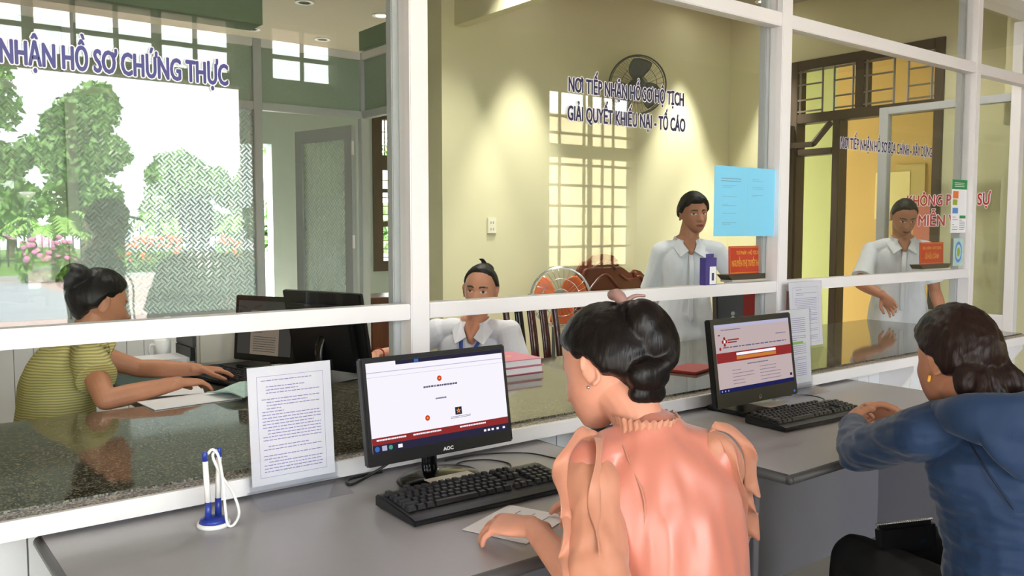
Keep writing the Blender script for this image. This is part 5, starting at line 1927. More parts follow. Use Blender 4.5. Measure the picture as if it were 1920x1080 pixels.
def flounce(name, path, out, width, waves, amp, m, root, drop=(0, 0, 0), seed=0):
    path = catmull(path, 14)
    n = len(path)
    rows = []
    b = nb()
    for i, p in enumerate(path):
        u = i / (n - 1)
        tg = (path[min(n - 1, i + 1)] - path[max(0, i - 1)]).normalized()
        o = V(out)
        o = (o - tg * o.dot(tg)).normalized()
        nn = tg.cross(o)
        wd = width * (0.35 + 0.65 * math.sin(math.pi * (0.08 + 0.84 * u)) ** 0.6) * (1 + 0.18 * math.sin(u * waves * 3.1 + seed))
        row = []
        for j in range(9):
            q = j / 8
            ph = u * waves * 2 * math.pi + seed
            row.append(b.verts.new(p + o * (wd * q * (1 - 0.15 * q)) + nn * (amp * q ** 1.3 * math.sin(ph)) + tg * (amp * 0.5 * q * math.cos(ph)) + V(drop) * q * q))
        rows.append(row)
    for p, q in zip(rows[:-1], rows[1:]):
        for k in range(8):
            b.faces.new((p[k], p[k + 1], q[k + 1], q[k]))
    b.normal_update()
    bmesh.ops.solidify(b, geom=b.faces[:], thickness=0.0012)
    return build(name, b, m, root, smooth=True)


UZ = V((0, 0, 1))
for S_, E_, sg, sd in ((Ls, Le, -1, 0.6), (Rs, Re, 1, 1.9)):
    o_ = side * sg
    flounce('sleeve_flounce', [S_ + UZ * 0.056 - o_ * 0.010 - F1 * 0.004, S_ + UZ * 0.046 + o_ * 0.026 - F1 * 0.012, S_ + UZ * 0.010 + o_ * 0.050 - F1 * 0.020, lerp(S_, E_, 0.22) + o_ * 0.052 - F1 * 0.024, lerp(S_, E_, 0.36) + o_ * 0.048 - F1 * 0.030], o_ - F1 * 0.15 + UZ * 0.1, 0.036, 2.1, 0.017, M['peach_sheer'], t, (0, 0, -0.010), sd)
    flounce('sleeve_flounce', [lerp(S_, E_, 0.30) + o_ * 0.050 - F1 * 0.026, lerp(S_, E_, 0.55) + o_ * 0.050 - F1 * 0.030, lerp(S_, E_, 0.8) + o_ * 0.050 - F1 * 0.030, E_ + o_ * 0.048 - F1 * 0.034], o_ - F1 * 0.25, 0.034, 2.3, 0.016, M['peach_sheer'], t, (0, 0, -0.008), sd + 1.5)
    flounce('sleeve_flounce', [S_ + UZ * 0.054 - o_ * 0.020 - F1 * 0.016, S_ + UZ * 0.036 - o_ * 0.006 - F1 * 0.045, lerp(S_, E_, 0.2) + o_ * 0.006 - F1 * 0.064, lerp(S_, E_, 0.55) + o_ * 0.010 - F1 * 0.066], o_ * 0.9 - F1 * 0.65, 0.034, 1.6, 0.012, M['peach_sheer'], t, (0, 0, -0.012), sd + 0.7)
b = limb(nb(), [Ls + UZ * 0.040 - F1 * 0.034 + side * 0.050, Ls + UZ * 0.01 - F1 * 0.060 + side * 0.055, lerp(Ls, chest, 0.40) - F1 * 0.088 + side * 0.01, lerp(chest, pel, 0.1) - F1 * 0.076 - side * 0.090, lerp(chest, pel, 0.4) - F1 * 0.074 - side * 0.092], [0.0018] * 5, seg=6)
build('back_seam', b, M['peach_sheer'], t, smooth=True)
trousers('trousers', t, pel, [(1.16, -1.0, 0.51), (1.31, -1.06, 0.51)], [(1.20, -0.60, 0.53), (1.40, -0.66, 0.53)], [(1.18, -0.58, 0.08), (1.40, -0.62, 0.08)], M['black_cloth'], side, (0.2, 0.97, 0), 0.92)
stool('plastic_stool', 'blue plastic stool under the person in the peach blouse', 1.245, -1.045, 0.41)

# ------------------------------------------------------------------ 2: blue hooded jacket, at the farther desk
H = head_matrix((2.115, -1.030, 1.085), (0.34, 0.90, -0.20), R(2))
neck, chest, pel = V((2.110, -1.098, 0.968)), V((2.160, -1.150, 0.79)), V((2.17, -1.185, 0.50))
side = V((0.84, -0.54, 0))
F2 = V((0.54, 0.84, 0))
Ls, Rs = V((2.010, -0.995, 0.910)), V((2.295, -1.175, 0.910))
Le, Lw = V((2.125, -0.775, 0.800)), V((2.385, -0.610, 0.815))
Re, Rw = V((2.52, -0.93, 0.795)), V((2.575, -0.655, 0.815))
t = thing('person', 'person in a blue hooded jacket with folded hands on the desk', 'person', (2.18, -1.17, 0))
b = nb()
add_head(b, H, True)
limb(b, [neck - V((0, 0, 0.04)), lerp(neck, H @ V((0, -0.02, -0.075)), 0.5), H @ V((0, -0.010, -0.055))], [0.056, 0.052, 0.055], seg=18)
add_torso(b, pel, chest, neck, side, 1.0)
for s_, e_, w_, hd, pn, rt, cu in ((Ls, Le, Lw, (0.80, 0.52, 0.05), (0.35, -0.65, -0.6), False, 0.75), (Rs, Re, Rw, (-0.35, 0.86, 0.10), (-0.75, -0.25, -0.5), True, 0.75)):
    add_arm(b, s_, e_, w_, 0.98)
    add_hand(b, w_, hd, pn, rt, cu, 0.14, 0.98, 0.024)
body = blob('body', b, M['skin'], t, 0.0034, 2)
paint_skin(body.data, wmat(t).inverted() @ H, 'tan')
b = nb()
hair_shell(b, H, 0.020, 0.50, 0.30, -0.02, -0.85, True, vol=lambda d: 0.008 * max(0, -d.y) + 0.004 * max(0, d.z), rough=0.003)
for c, r in (((-0.030, -0.078, -0.055), (0.052, 0.036, 0.050)), ((0.030, -0.078, -0.055), (0.050, 0.036, 0.048)), ((0.0, -0.085, -0.090), (0.058, 0.036, 0.050)), ((0.035, -0.085, -0.112), (0.036, 0.030, 0.040)), ((-0.030, -0.075, -0.115), (0.038, 0.030, 0.040))):
    ellipsoid(b, H @ V(c), r, H.to_3x3(), 18, 12)
rng = random.Random(3)
for k in range(16):
    x0 = rng.uniform(-0.07, 0.075)
    pts = [H @ V((x0 * 0.8, -0.085, -0.01)), H @ V((x0 + rng.uniform(-0.015, 0.015), -0.110 + rng.uniform(-0.01, 0.01), -0.055)), H @ V((x0 + rng.uniform(-0.02, 0.02), -0.108 + rng.uniform(-0.012, 0.012), -0.105)), H @ V((x0 * 0.9 + rng.uniform(-0.02, 0.03), -0.095 + rng.uniform(-0.02, 0.01), -0.150 + rng.uniform(-0.02, 0.02)))]
    limb(b, pts, [0.013, 0.014, 0.012, 0.006], seg=8, n=4)
blob('hair', b, M['hair_brown'], t, 0.0042, 2, (0.003, 45, (1, 1, 0.4)))
b = limb(nb(), [H @ V((-0.086, -0.004, -0.042)), H @ V((-0.088, -0.002, -0.052))], [0.004, 0.004], seg=8)
build('earring', b, M['sign_gold'], t, smooth=True)
b = nb()
for k in range(6):
    ellipsoid(b, H @ V((0.055 + 0.012 * math.cos(k), -0.108 + 0.006 * math.sin(k * 2), -0.075 + 0.012 * math.sin(k))), (0.006, 0.006, 0.006), None, 8, 6)
build('hair_tie', b, M['sign_gold'], t, smooth=True)
b = nb()
add_torso(b, pel, chest, neck, side, 1.02, 0.024, hem=pel - V((0, 0, 0.11)), deep=1.15)
add_shoulders(b, Ls, neck - V((0, 0, 0.035)), Rs, 0.056, 0.010)
for s_, e_, w_ in ((Ls, Le, Lw), (Rs, Re, Rw)):
    limb(b, [s_, lerp(s_, e_, 0.5), e_], [0.066, 0.060, 0.053], seg=18)
    limb(b, [e_, lerp(e_, w_, 0.35), lerp(e_, w_, 0.90)], [0.053, 0.049, 0.038], seg=18, cap1=False)
blob('jacket', b, M['jacket'], t, 0.0045, 3, (0.0085, 17, (0.6, 0.6, 1.7)))
# hood lying on the upper back, stand collar, seams
b = nb()
limb(b, [neck + side * -0.105 + F2 * 0.005 + V((0, 0, -0.005)), neck + side * -0.085 - F2 * 0.075 + V((0, 0, 0.005)), neck - F2 * 0.125 + V((0, 0, 0.0)), neck + side * 0.085 - F2 * 0.085 + V((0, 0, 0.01)), neck + side * 0.105 + F2 * 0.005 + V((0, 0, -0.005))], [(0.035, 0.022), (0.055, 0.034), (0.070, 0.040), (0.055, 0.034), (0.035, 0.022)], side=(0, 0, 1), seg=16)
limb(b, [neck - F2 * 0.10 + V((0, 0, 0.01)), neck - F2 * 0.130 + V((0, 0, -0.06)) + side * 0.02, neck - F2 * 0.128 + V((0, 0, -0.135)) + side * 0.04], [(0.10, 0.035), (0.085, 0.030), (0.025, 0.015)], side=side, seg=18)
blob('hood', b, M['jacket'], t, 0.005, 5, (0.004, 14, (1, 1, 1)))
b = nb()
limb(b, [neck + V((0, 0, -0.03)) + side * 0.062 + F2 * 0.0, neck + F2 * 0.06 + V((0, 0, -0.035)), neck + V((0, 0, -0.03)) - side * 0.062], [(0.032, 0.008)] * 3, side=(0, 0, 1), seg=10)
build('stand_collar', b, M['jacket'], t, smooth=True)
b = nb()
q0 = chest - F2 * 0.155
limb(b, [Ls + V((0.035, -0.06, 0.055)), lerp(Ls, chest, 0.45) - F2 * 0.125 - side * 0.015, lerp(chest, pel, 0.2) - F2 * 0.140 - side * 0.075, lerp(chest, pel, 0.8) - F2 * 0.143 - side * 0.080], [0.0022] * 4, seg=6)
build('back_seam', b, M['jacket_seam'], t, smooth=True)
trousers('trousers', t, pel, [(2.07, -1.14, 0.47), (2.25, -1.23, 0.47)], [(2.19, -0.74, 0.485), (2.44, -0.82, 0.485)], [(2.20, -0.70, 0.08), (2.46, -0.78, 0.08)], M['black_cloth'], side, F2, 1.0)
stool('plastic_stool', 'blue plastic stool under the person in the blue jacket', 2.185, -1.215, 0.405)
pu = thing('purse', 'small black clutch purse on the lap of the person in blue', 'purse', (2.215, -0.86, 0.55))
mt = Matrix.Translation((2.195, -0.880, 0.578)) @ Matrix.Rotation(R(-34), 4, 'Z') @ Matrix.Rotation(R(-5), 4, 'Y')
build('pouch', box(nb(), (-0.080, -0.018, -0.040), (0.080, 0.018, 0.045), mt), M['black'], pu, bevel=0.012)
b = nb()
for k in range(26):
    ellipsoid(b, mt @ V((-0.075 + 0.0060 * k, 0.0, 0.046)), (0.0035, 0.006, 0.0025), None, 8, 6)
build('zip', b, M['chrome'], pu, smooth=True)
build('clasp', box(nb(), (0.030, -0.0205, -0.012), (0.042, -0.0175, 0.002), mt), M['chrome'], pu)

# ------------------------------------------------------------------ 3: yellow striped dress, behind the counter
H = head_matrix((0.738, 1.445, 1.125), (0.95, 0.16, -0.26), R(-3))
neck, chest, pel = V((0.675, 1.445, 0.985)), V((0.600, 1.465, 0.83)), V((0.545, 1.495, 0.53))
side = V((0.12, -0.99, 0))
Rs, Ls = V((0.665, 1.300, 0.935)), V((0.690, 1.600, 0.935))
Re, Rw = V((0.675, 1.115, 0.820)), V((0.915, 1.115, 0.852))
Le, Lw = V((0.895, 1.545, 0.850)), V((1.085, 1.430, 0.842))
t = thing('person', 'person in a yellow striped dress typing behind the counter', 'person', (0.56, 1.48, 0))
b = nb()
add_head(b, H, True)
limb(b, [neck - V((0, 0, 0.04)), lerp(neck, H @ V((0, -0.02, -0.075)), 0.5), H @ V((0, -0.010, -0.055))], [0.054, 0.050, 0.053], seg=18)
add_torso(b, pel, chest, neck, side, 0.94)
for s_, e_, w_, hd, rt in ((Rs, Re, Rw, (0.93, 0.33, -0.10), True), (Ls, Le, Lw, (0.97, -0.10, -0.12), False)):
    add_arm(b, s_, e_, w_, 0.98)
    add_hand(b, w_, hd, (0, 0.0, -1), rt, 0.28, 0.22, 0.98, 0.024)
body = blob('body', b, M['skin'], t, 0.0034, 2)
paint_skin(body.data, wmat(t).inverted() @ H, 'tan')
b = nb()
hair_shell(b, H, 0.018, 0.55, 0.35, 0.10, -0.75, True, vol=lambda d: 0.012 * max(0, -d.y))
ellipsoid(b, H @ V((0, -0.105, 0.080)), (0.058, 0.052, 0.045), H.to_3x3())
ellipsoid(b, H @ V((0.0, -0.130, 0.055)), (0.042, 0.040, 0.036), H.to_3x3())
blob('hair', b, M['hair'], t, 0.0045, 3, (0.002, 55, (1, 1, 0.4)))
b = nb()
add_torso(b, pel, chest, neck, side, 0.96, 0.022, hem=pel - V((0, 0, 0.10)))
add_shoulders(b, Ls, neck - V((0, 0, 0.032)), Rs, 0.052, 0.008)
for s_, e_ in ((Rs, Re), (Ls, Le)):
    limb(b, [s_, lerp(s_, e_, 0.22), lerp(s_, e_, 0.50)], [0.064, 0.066, 0.070], seg=18, cap1=False)
blob('dress', b, M['stripe_dress'], t, 0.005, 4, (0.005, 10, (1, 1, 0.8)))
b = nb()
for z, o in ((0.0, 0.0), (-0.018, 0.006)):
    rows = []
    for i in range(61):
        a = 2 * math.pi * i / 60
        rows.append([b.verts.new(neck + V((0.012, 0, z - 0.012 + 0.02 * k)) + V((math.cos(a) * (0.070 + o + 0.006 * k), math.sin(a) * (0.075 + o + 0.006 * k), 0.004 * math.sin(a * 15))) - V((0, 0, 0.02)) * max(0, math.cos(a))) for k in range(2)])
    for p, q in zip(rows[:-1], rows[1:]):
        b.faces.new((p[0], q[0], q[1], p[1]))
b.normal_update()
bmesh.ops.solidify(b, geom=b.faces[:], thickness=0.003)
build('collar', b, M['stripe_dress'], t, smooth=True)
trousers('trousers', t, pel, [(0.56, 1.42, 0.51), (0.56, 1.57, 0.51)], [(0.96, 1.42, 0.53), (0.98, 1.60, 0.53)], [(0.98, 1.42, 0.08), (1.0, 1.60, 0.08)], M['black_cloth'], side, (1, 0.1, 0), 0.92)
stool('plastic_stool', 'blue plastic stool under the person in the yellow dress', 0.55, 1.50, 0.41)

# ------------------------------------------------------------------ 4: white polo, seated in the staff room
H = head_matrix((2.300, 1.200, 1.118), (-0.74, -0.67, -0.03), R(-4))
neck, chest, pel = V((2.300, 1.245, 0.972)), V((2.315, 1.290, 0.80)), V((2.33, 1.36, 0.53))
F4 = V((-0.75, -0.66, 0))
side = V((-0.66, 0.75, 0))
Rs, Ls = V((2.190, 1.385, 0.918)), V((2.410, 1.135, 0.922))
Re, Rw = V((2.075, 1.565, 0.800)), V((1.905, 1.470, 0.822))
Le, Lw = V((2.44, 1.085, 0.70)), V((2.26, 1.130, 0.625))
t = thing('person', 'person in a white polo shirt with a blue lanyard, seated behind the monitors', 'person', (2.32, 1.33, 0))
b = nb()
add_head(b, H, True, 0.98)
limb(b, [neck - V((0, 0, 0.04)), lerp(neck, H @ V((0, -0.02, -0.075)), 0.5), H @ V((0, -0.010, -0.055))], [0.053, 0.048, 0.052], seg=18)
add_torso(b, pel, chest, neck, side, 0.92)
limb(b, [neck - V((0, 0, 0.01)), neck + F4 * 0.040 - V((0, 0, 0.035)), neck + F4 * 0.074 - V((0, 0, 0.085))], [(0.05, 0.04), (0.045, 0.036), (0.016, 0.034)], side=side, seg=14)
for s_, e_, w_, hd, rt in ((Rs, Re, Rw, (-0.95, -0.25, -0.14), True), (Ls, Le, Lw, (-0.9, -0.1, -0.25), False)):
    add_arm(b, s_, e_, w_, 0.92)
    add_hand(b, w_, hd, (0, 0, -1), rt, 0.35, 0.14, 0.92, 0.023)
body = blob('body', b, M['skin'], t, 0.0032, 2)
paint_skin(body.data, wmat(t).inverted() @ H, 'mid', True, (0.001, 0.0))
b = nb()
hair_shell(b, H, 0.009, 0.80, 0.60, 0.10, -0.75, True, vol=lambda d: 0.012 * max(0, -d.y))
ellipsoid(b, H @ V((0.0, -0.085, 0.085)), (0.042, 0.040, 0.036), H.to_3x3())
limb(b, [H @ V((0.0, -0.06, 0.112)), H @ V((0.006, -0.035, 0.134)), H @ V((0.016, -0.015, 0.140))], [0.014, 0.009, 0.003], seg=8)
blob('hair', b, M['hair_black'], t, 0.004, 2, (0.0015, 60, (1, 1, 0.4)))
b = nb()
add_torso(b, pel, chest, neck - V((0, 0, 0.03)), side, 0.95, 0.020, hem=pel - V((0, 0, 0.10)))
add_shoulders(b, Ls, neck - V((0, 0, 0.055)), Rs, 0.046, 0.008)
for s_, e_ in ((Rs, Re), (Ls, Le)):
    limb(b, [s_, lerp(s_, e_, 0.35), lerp(s_, e_, 0.72)], [0.064, 0.066, 0.070], seg=18, cap1=False)
blob('polo_shirt', b, M['white_cloth'], t, 0.0045, 4, (0.006, 12, (1, 1, 0.7)))
collar('collar', t, neck + V((0, 0, -0.012)) + F4 * 0.004, F4, M['white_cloth'], 0.066, 0.085, 0.03)
b = nb()
for s in (-1, 1):
    limb(b, [neck + side * (s * 0.055) + V((0, 0, 0.005)), neck + F4 * 0.085 + side * (s * 0.045) + V((0, 0, -0.075)), chest + F4 * 0.142 + side * (s * 0.012) + V((0, 0, 0.0)), chest + F4 * 0.145 + V((0, 0, -0.06))], [(0.008, 0.002)] * 4, side=side, seg=6)
build('lanyard', b, M['lanyard'], t, smooth=True)
b = nb()
limb(b, [(1.868, 1.478, 0.834), (1.905, 1.500, 0.838), (1.94, 1.49, 0.812)], [0.004] * 3, seg=6)
build('bracelet', lathe(nb(), [(0.0275 + 0.0035 * math.cos(2 * math.pi * k / 8), 0.0035 * math.sin(2 * math.pi * k / 8)) for k in range(9)], 24, Matrix.Translation(lerp(Rw, Re, 0.12)) @ V((0, 0, 1)).rotation_difference((Re - Rw).normalized()).to_matrix().to_4x4(), close=False), M['maroon'], t, smooth=True)
b.free()
trousers('trousers', t, pel, [(2.30, 1.43, 0.51), (2.36, 1.30, 0.51)], [(2.0, 1.20, 0.53), (2.06, 1.05, 0.53)], [(2.0, 1.18, 0.08), (2.06, 1.03, 0.08)], M['black_cloth'], side, F4, 0.92)
stool('plastic_stool', 'blue plastic stool under the person in the white polo', 2.335, 1.37, 0.41)


# ------------------------------------------------------------------ standing figures
def standing(label, base, H, neck, chest, pel, side, F, arms, tone, shirt, shirt_mat, hairkw, hair_m, k=1.0, voxel=0.0045, sleeve=0.8, hem=0.10, collar_m=None, eyes=True, gaze=(0, 0), pants='black_cloth', legs=True, female=False):
    t = thing('person', label, 'person', (base[0], base[1], 0))
    neck, chest, pel, side, F = V(neck), V(chest), V(pel), V(side), V(F)
    b = nb()
    add_head(b, H, female)
    limb(b, [neck - V((0, 0, 0.05)), lerp(neck, H @ V((0, -0.02, -0.075)), 0.5), H @ V((0, -0.010, -0.050))], [0.062, 0.057, 0.060], seg=18)
    add_torso(b, pel, chest, neck, side, k)
    limb(b, [neck - V((0, 0, 0.01)), neck + F * 0.042 - V((0, 0, 0.035)), neck + F * 0.078 - V((0, 0, 0.085))], [(0.055, 0.045), (0.048, 0.038), (0.016, 0.036)], side=side, seg=14)
    for s_, e_, w_, hd, pn, rt, cu in arms:
        add_arm(b, s_, e_, w_, k)
        add_hand(b, w_, hd, pn, rt, cu, 0.12, 1.0, 0.026)
    body = blob('body', b, M['skin'], t, voxel, 2)
    paint_skin(body.data, wmat(t).inverted() @ H, tone, eyes, gaze, (140, 84, 74), (40, 36, 34))
    b = nb()
    hair_shell(b, H, **hairkw)
    blob('hair', b, M[hair_m], t, 0.0045, 2, (0.0022, 70, (1, 1, 0.6)))
    b = nb()
    add_torso(b, pel, chest, neck - V((0, 0, 0.02)), side, k * 0.98, 0.016, hem=pel - V((0, 0, hem)), cap0=False)
    add_shoulders(b, arms[0][0], neck - V((0, 0, 0.060)), arms[1][0], 0.050, 0.008)
    for s_, e_, w_, hd, pn, rt, cu in arms:
        limb(b, [s_, lerp(s_, e_, sleeve * 0.5), lerp(s_, e_, sleeve)], [0.058, 0.060, 0.066], seg=18, cap1=False)
    blob(shirt, b, shirt_mat, t, 0.0048, 4, (0.007, 10, (1.2, 1.2, 0.7)))
    if collar_m is not None:
        collar('collar', t, neck + V((0, 0, -0.010)) + F * 0.004, F, collar_m, 0.070, 0.090, 0.03)
        b = limb(nb(), [neck + F * 0.092 + V((0, 0, -0.085)), chest + F * (0.118 * k + 0.030), lerp(chest, pel, 0.5) + F * (0.112 * k + 0.033), pel + F * (0.123 * k + 0.030)], [(0.015, 0.004)] * 4, side=side, seg=8)
        pk = build('button_placket', b, shirt_mat, t, smooth=True)
    base_pts = [pel + side * s * 0.085 - V((0, 0, 0.03)) for s in (-1, 1)]
    kn = [V((p.x, p.y, 0.47)) + F * 0.01 for p in base_pts]
    an = [V((p.x, p.y, 0.08)) for p in base_pts]
    trousers('trousers', t, pel, base_pts, kn, an, M[pants], side, F, k)
    return t


F5 = V((-0.55, -0.835, 0))
side = V((-0.835, 0.55, 0))
standing('person standing behind the counter in a white short sleeved shirt, watching', (3.91, 1.37),
         head_matrix((3.935, 1.335, 1.488), (-0.44, -0.89, -0.06), R(2)), (3.915, 1.365, 1.335), (3.91, 1.375, 1.165), (3.90, 1.37, 0.87), side, F5,
         [((3.785, 1.450, 1.262), (3.755, 1.520, 0.985), (3.770, 1.440, 0.760), (0.15, -0.35, -0.92), (0.8, -0.3, 0.1), True, 0.35),
          ((4.070, 1.265, 1.265), (4.195, 1.170, 1.030), (4.262, 1.060, 0.875), (0.25, -0.80, -0.35), (-0.2, -0.3, -0.9), False, 0.3)],
         'brown', 'shirt', M['pale_shirt'], dict(th=0.021, front=0.50, temple=0.30, ear=-0.06, back=-0.55, rough=0.003), 'hair_black', 1.0, 0.0032, 0.82, 0.13, M['pale_shirt'], True, (0.002, 0))
F6 = V((-0.80, -0.60, 0))
side = V((-0.60, 0.80, 0))
standing('person in a pale blue shirt reaching a hand over the counter end', (5.53, 0.93),
         head_matrix((5.475, 0.875, 1.480), (-0.62, -0.66, -0.46), 0), (5.515, 0.90, 1.335), (5.53, 0.92, 1.165), (5.54, 0.93, 0.87), side, F6,
         [((5.415, 1.060, 1.255), (5.235, 1.030, 1.040), (5.205, 0.855, 0.975), (0.10, -0.62, -0.75), (-0.75, -0.35, -0.3), True, 0.32),
          ((5.615, 0.790, 1.262), (5.655, 0.745, 0.990), (5.590, 0.640, 0.790), (-0.1, -0.3, -0.9), (-0.5, 0.6, 0), False, 0.35)],
         'brown', 'shirt', M['pale_shirt'], dict(th=0.010, front=0.66, temple=0.42, ear=-0.02, back=-0.5), 'hair_black', 1.02, 0.0036, 0.80, 0.13, M['pale_shirt'])

# three people waiting behind the camera, visible as reflections in the counter glass
side = V((0.05, -1, 0))
p7 = standing('person in a grey shirt and dark cap in the entrance, mirrored in the glass', (1.030, -2.30),
         head_matrix((1.065, -2.30, 1.425), (1, 0.06, -0.03)), (1.025, -2.30, 1.28), (1.000, -2.30, 1.11), (1.010, -2.30, 0.84), side, (1, 0.05, 0),
         [((1.010, -2.46, 1.20), (0.980, -2.50, 0.93), (1.080, -2.47, 0.72), (0.3, 0.1, -0.9), (0, 1, 0), True, 0.4),
          ((1.010, -2.14, 1.20), (0.980, -2.10, 0.93), (1.110, -2.12, 0.73), (0.3, -0.1, -0.9), (0, -1, 0), False, 0.4)],
         'brown', 'shirt', M['grey_cloth'], dict(th=0.010, front=0.6, temple=0.4, ear=0.02, back=-0.55), 'hair_black', 1.18, 0.006, 0.8, 0.12, M['grey_cloth'], False)
Hc = head_matrix((1.065, -2.30, 1.425), (1, 0.06, -0.03))
b = nb()
hair_shell(b, Hc, 0.022, 0.28, 0.22, 0.12, -0.10)
limb(b, [Hc @ V((0, 0.08, 0.040)), Hc @ V((0, 0.13, 0.032)), Hc @ V((0, 0.165, 0.020))], [(0.070, 0.006), (0.066, 0.006), (0.045, 0.005)], side=Hc.to_3x3() @ V((1, 0, 0)), seg=16)
blob('cap', b, M['black_cloth'], p7, 0.005, 2)
side = V((1, 0.0, 0))
standing('person in dark clothes with one arm raised, mirrored in the glass', (1.43, -2.0),
         head_matrix((1.40, -1.97, 1.425), (0.05, 1, -0.05)), (1.42, -2.0, 1.28), (1.44, -2.02, 1.11), (1.45, -2.02, 0.84), side, (0, 1, 0),
         [((1.60, -2.0, 1.20), (1.77, -1.92, 1.12), (1.74, -1.78, 1.36), (-0.2, 0.4, 0.9), (-0.9, 0.1, 0), True, 0.5),
          ((1.27, -2.0, 1.20), (1.20, -2.03, 0.94), (1.26, -1.92, 0.75), (0.1, 0.3, -0.9), (1, 0, 0), False, 0.4)],
         'dark', 'shirt', M['black_cloth'], dict(th=0.012, front=0.6, temple=0.4, ear=0.0, back=-0.6), 'hair_black', 1.1, 0.006, 0.85, 0.12, None, False)
side = V((0, 1, 0))
standing('person in dark clothes facing the doorway, mirrored in the door glass', (2.05, -1.86),
         head_matrix((2.01, -1.85, 1.46), (-1, 0.12, -0.03)), (2.05, -1.86, 1.31), (2.07, -1.86, 1.14), (2.07, -1.86, 0.85), side, (-1, 0.1, 0),
         [((2.07, -1.69, 1.23), (2.09, -1.66, 0.96), (2.0, -1.68, 0.74), (-0.2, 0, -0.9), (0, -1, 0), True, 0.4),
          ((2.07, -2.02, 1.23), (2.09, -2.06, 0.96), (2.0, -2.04, 0.74), (-0.2, 0, -0.9), (0, 1, 0), False, 0.4)],
         'dark', 'shirt', M['grey_cloth'], dict(th=0.012, front=0.6, temple=0.4, ear=0.0, back=-0.6), 'hair_black', 1.0, 0.006, 0.85, 0.12, None, False)

# ================================================================== OUTDOORS (mirrored in the glass and beyond the rear window)
struct('ground', bx((-40, -70, -0.35), (50, -4.0, -0.20)), M['paving'])
struct('road', bx((-40, -26.5, -0.20), (4.2, -14.5, -0.195)), M['asphalt'])
struct('lawn', bx((-40, -70, -0.20), (50, -27.6, -0.17)), M['grass'])
struct('kerb', bx((-40, -27.6, -0.20), (50, -27.3, -0.05)), M['alu_grey'])
struct('ground_rear', bx((-30, 7.1, -0.35), (40, 60, -0.20)), mat('dark_yard', (104, 108, 98), 0.9, var=0.1))


def leaf_cloud(bm, c, r, n, size, rng, flat=1.0):
    for _ in range(n):
        d = V((rng.gauss(0, 1), rng.gauss(0, 1), rng.gauss(0, 1))).normalized()
        q = V(c) + V((d.x * r[0], d.y * r[1], d.z * r[2])) * (rng.random() ** 0.33)
        a = V((rng.gauss(0, 1), rng.gauss(0, 1), rng.gauss(0, 1) * flat)).normalized()
        b = a.orthogonal().normalized()
        s = size * rng.uniform(0.6, 1.4)
        bm.faces.new([bm.verts.new(q + a * s), bm.verts.new(q + b * s * 0.5), bm.verts.new(q - a * s), bm.verts.new(q - b * s * 0.5)])


def tree(label, x, y, h, w, seed, group):
    rng = random.Random(seed)
    t = thing('tree', label, 'tree', (x, y, -0.2), group)
    build('trunk', limb(nb(), [(x, y, -0.2), (x + 0.1, y, h * 0.3), (x - 0.1, y, h * 0.6)], [0.22, 0.16, 0.10], seg=10), M['bark'], t, smooth=True)
    b = nb()
    for k in range(16):
        c = (x + rng.uniform(-1, 1) * w * 0.66, y + rng.uniform(-1, 1) * w * 0.6, h * rng.uniform(0.25, 0.88))
        leaf_cloud(b, c, (w * 0.40, w * 0.40, h * 0.13), 300, 0.20, rng)
    build('crown', b, M['leaf'], t)


def mir(px_x, yv):
    return px_x, 2 * (G + 0.03) - yv


for k, (x, yv, h, w) in enumerate(((4.4, 42, 9.2, 2.2), (9.0, 42.5, 9.4, 2.2), (12.8, 42, 5.4, 1.5), (15.9, 42, 4.7, 1.4), (7.0, 51, 6.4, 2.2), (11.7, 52, 7.0, 2.2), (16.4, 51, 6.0, 2.1), (20.8, 50, 6.4, 2.0), (-0.2, 44, 8.4, 2.1), (-5.0, 44, 9.0, 2.1))):
    x_, y_ = mir(x, yv)
    tree(('tall' if h > 8 else 'low') + ' leafy tree outside the entrance, number %d along the fence' % (k + 1), x_, y_, h, w, 20 + k, 'trees outside the entrance')
for k, (x, yv) in enumerate(((2.6, 33.5), (6.4, 35.5), (10.9, 36.2), (14.4, 36.0))):
    x, y = mir(x, yv)
    t = thing('palm', 'small palm on the lawn outside, %s' % ('nearest the lamp', 'second from the lamp', 'third from the lamp', 'beside the flowering hedge')[k], 'palm', (x, y, -0.2), 'palms on the lawn')
    build('trunk', limb(nb(), [(x, y, -0.2), (x + 0.05, y, 1.0)], [0.16, 0.11], seg=10), M['bark'], t, smooth=True)
    b = nb()
    rng = random.Random(70 + k)
    for j in range(16):
        a = 2 * math.pi * j / 16 + rng.uniform(-.2, .2)
        L = rng.uniform(1.3, 1.9)
        e = rng.uniform(0.3, 1.1)
        pts = catmull([V((x, y, 1.0)), V((x + math.cos(a) * L * 0.5, y + math.sin(a) * L * 0.5, 1.0 + e)), V((x + math.cos(a) * L, y + math.sin(a) * L, 0.9 + e * 0.4))], 7)
        for p, q in zip(pts[:-1], pts[1:]):
            tg = (q - p).normalized()
            s = tg.cross(V((0, 0, 1))).normalized()
            for sg in (-1, 1):
                tip = p + s * sg * 0.30 + tg * 0.18 - V((0, 0, 0.14))
                b.faces.new([b.verts.new(p), b.verts.new(q), b.verts.new(tip)])
    build('fronds', b, M['palm'], t)
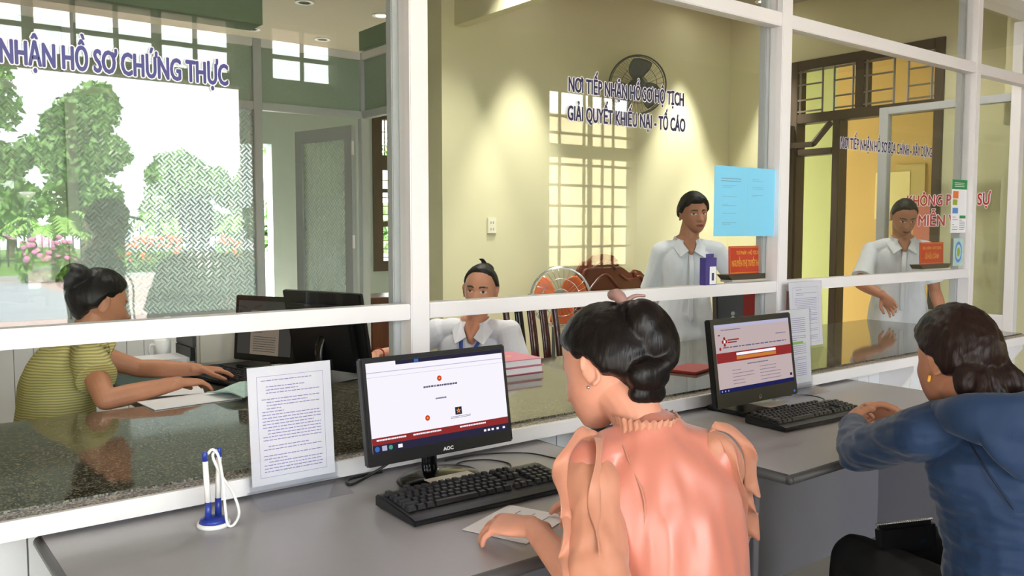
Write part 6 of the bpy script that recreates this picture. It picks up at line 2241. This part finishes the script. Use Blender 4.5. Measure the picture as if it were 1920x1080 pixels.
for k, (x, yv, sx, fl) in enumerate(((4.7, 26.6, 0.7, 'flower_pink'), (7.9, 28.6, 1.3, 'flower'), (12.2, 30.0, 1.3, 'flower'))):
    x, y = mir(x, yv)
    rng = random.Random(90 + k)
    t = thing('flowering_bush', ('pink flowering bush on the lawn corner outside', 'orange flowering hedge outside beside the palm row', 'orange flowering hedge farther along the lawn outside')[k], 'bush', (x, y, -0.2))
    b = nb()
    for j in range(6):
        leaf_cloud(b, (x + (j / 5 - 0.5) * 1.6 * sx, y, 0.42), (0.35 * sx, 0.45, 0.6), 330, 0.10, rng)
    build('foliage', b, M['leaf2'], t)
    b = nb()
    for j in range(70):
        c = V((x + rng.uniform(-1, 1) * sx, y + 0.5 * rng.uniform(-0.2, 1), rng.uniform(0.3, 1.15)))
        ellipsoid(b, c, (0.09, 0.09, 0.07), None, 6, 4)
    build('blossoms', b, M[fl], t)
for k, (x, yv) in enumerate(((5.0, 31.5), (9.7, 33.0))):
    x, y = mir(x, yv)
    t = thing('street_lamp', ('garden lamp post outside near the palms', 'garden lamp post outside behind the flowering hedge')[k], 'lamp post', (x, y, -0.2))
    build('pole', limb(nb(), [(x, y, -0.2), (x, y, 2.35)], [0.06, 0.045], seg=10), M['fence'], t, smooth=True)
    build('shade', lathe(nb(), [(0.05, 2.32), (0.24, 2.58), (0.26, 2.64), (0.0, 2.66)], 20, Matrix.Translation((x, y, 0))), M['white_plastic'], t, smooth=True)
b = nb()
_, yf = mir(0, 38)
for k in range(120):
    bar(b, (-14 + k * 0.30, yf, -0.2), (-14 + k * 0.30, yf, 1.5), 0.045)
for z in (0.1, 1.3):
    bar(b, (-14, yf, z), (22, yf, z), 0.05)
tag(build('garden_fence', b, M['fence']), 'dark green railing fence behind the palms outside', 'fence')
for k, (x, y, h, w) in enumerate(((8.0, 15, 4.2, 1.5), (12.5, 17, 4.6, 1.6), (4.6, 21, 4.0, 1.5), (0.5, 20, 5.0, 1.6))):
    tree('pale leafy tree beyond the rear rooms, number %d from the window' % (k + 1), x, y, h, w, 50 + k, 'trees behind the building')
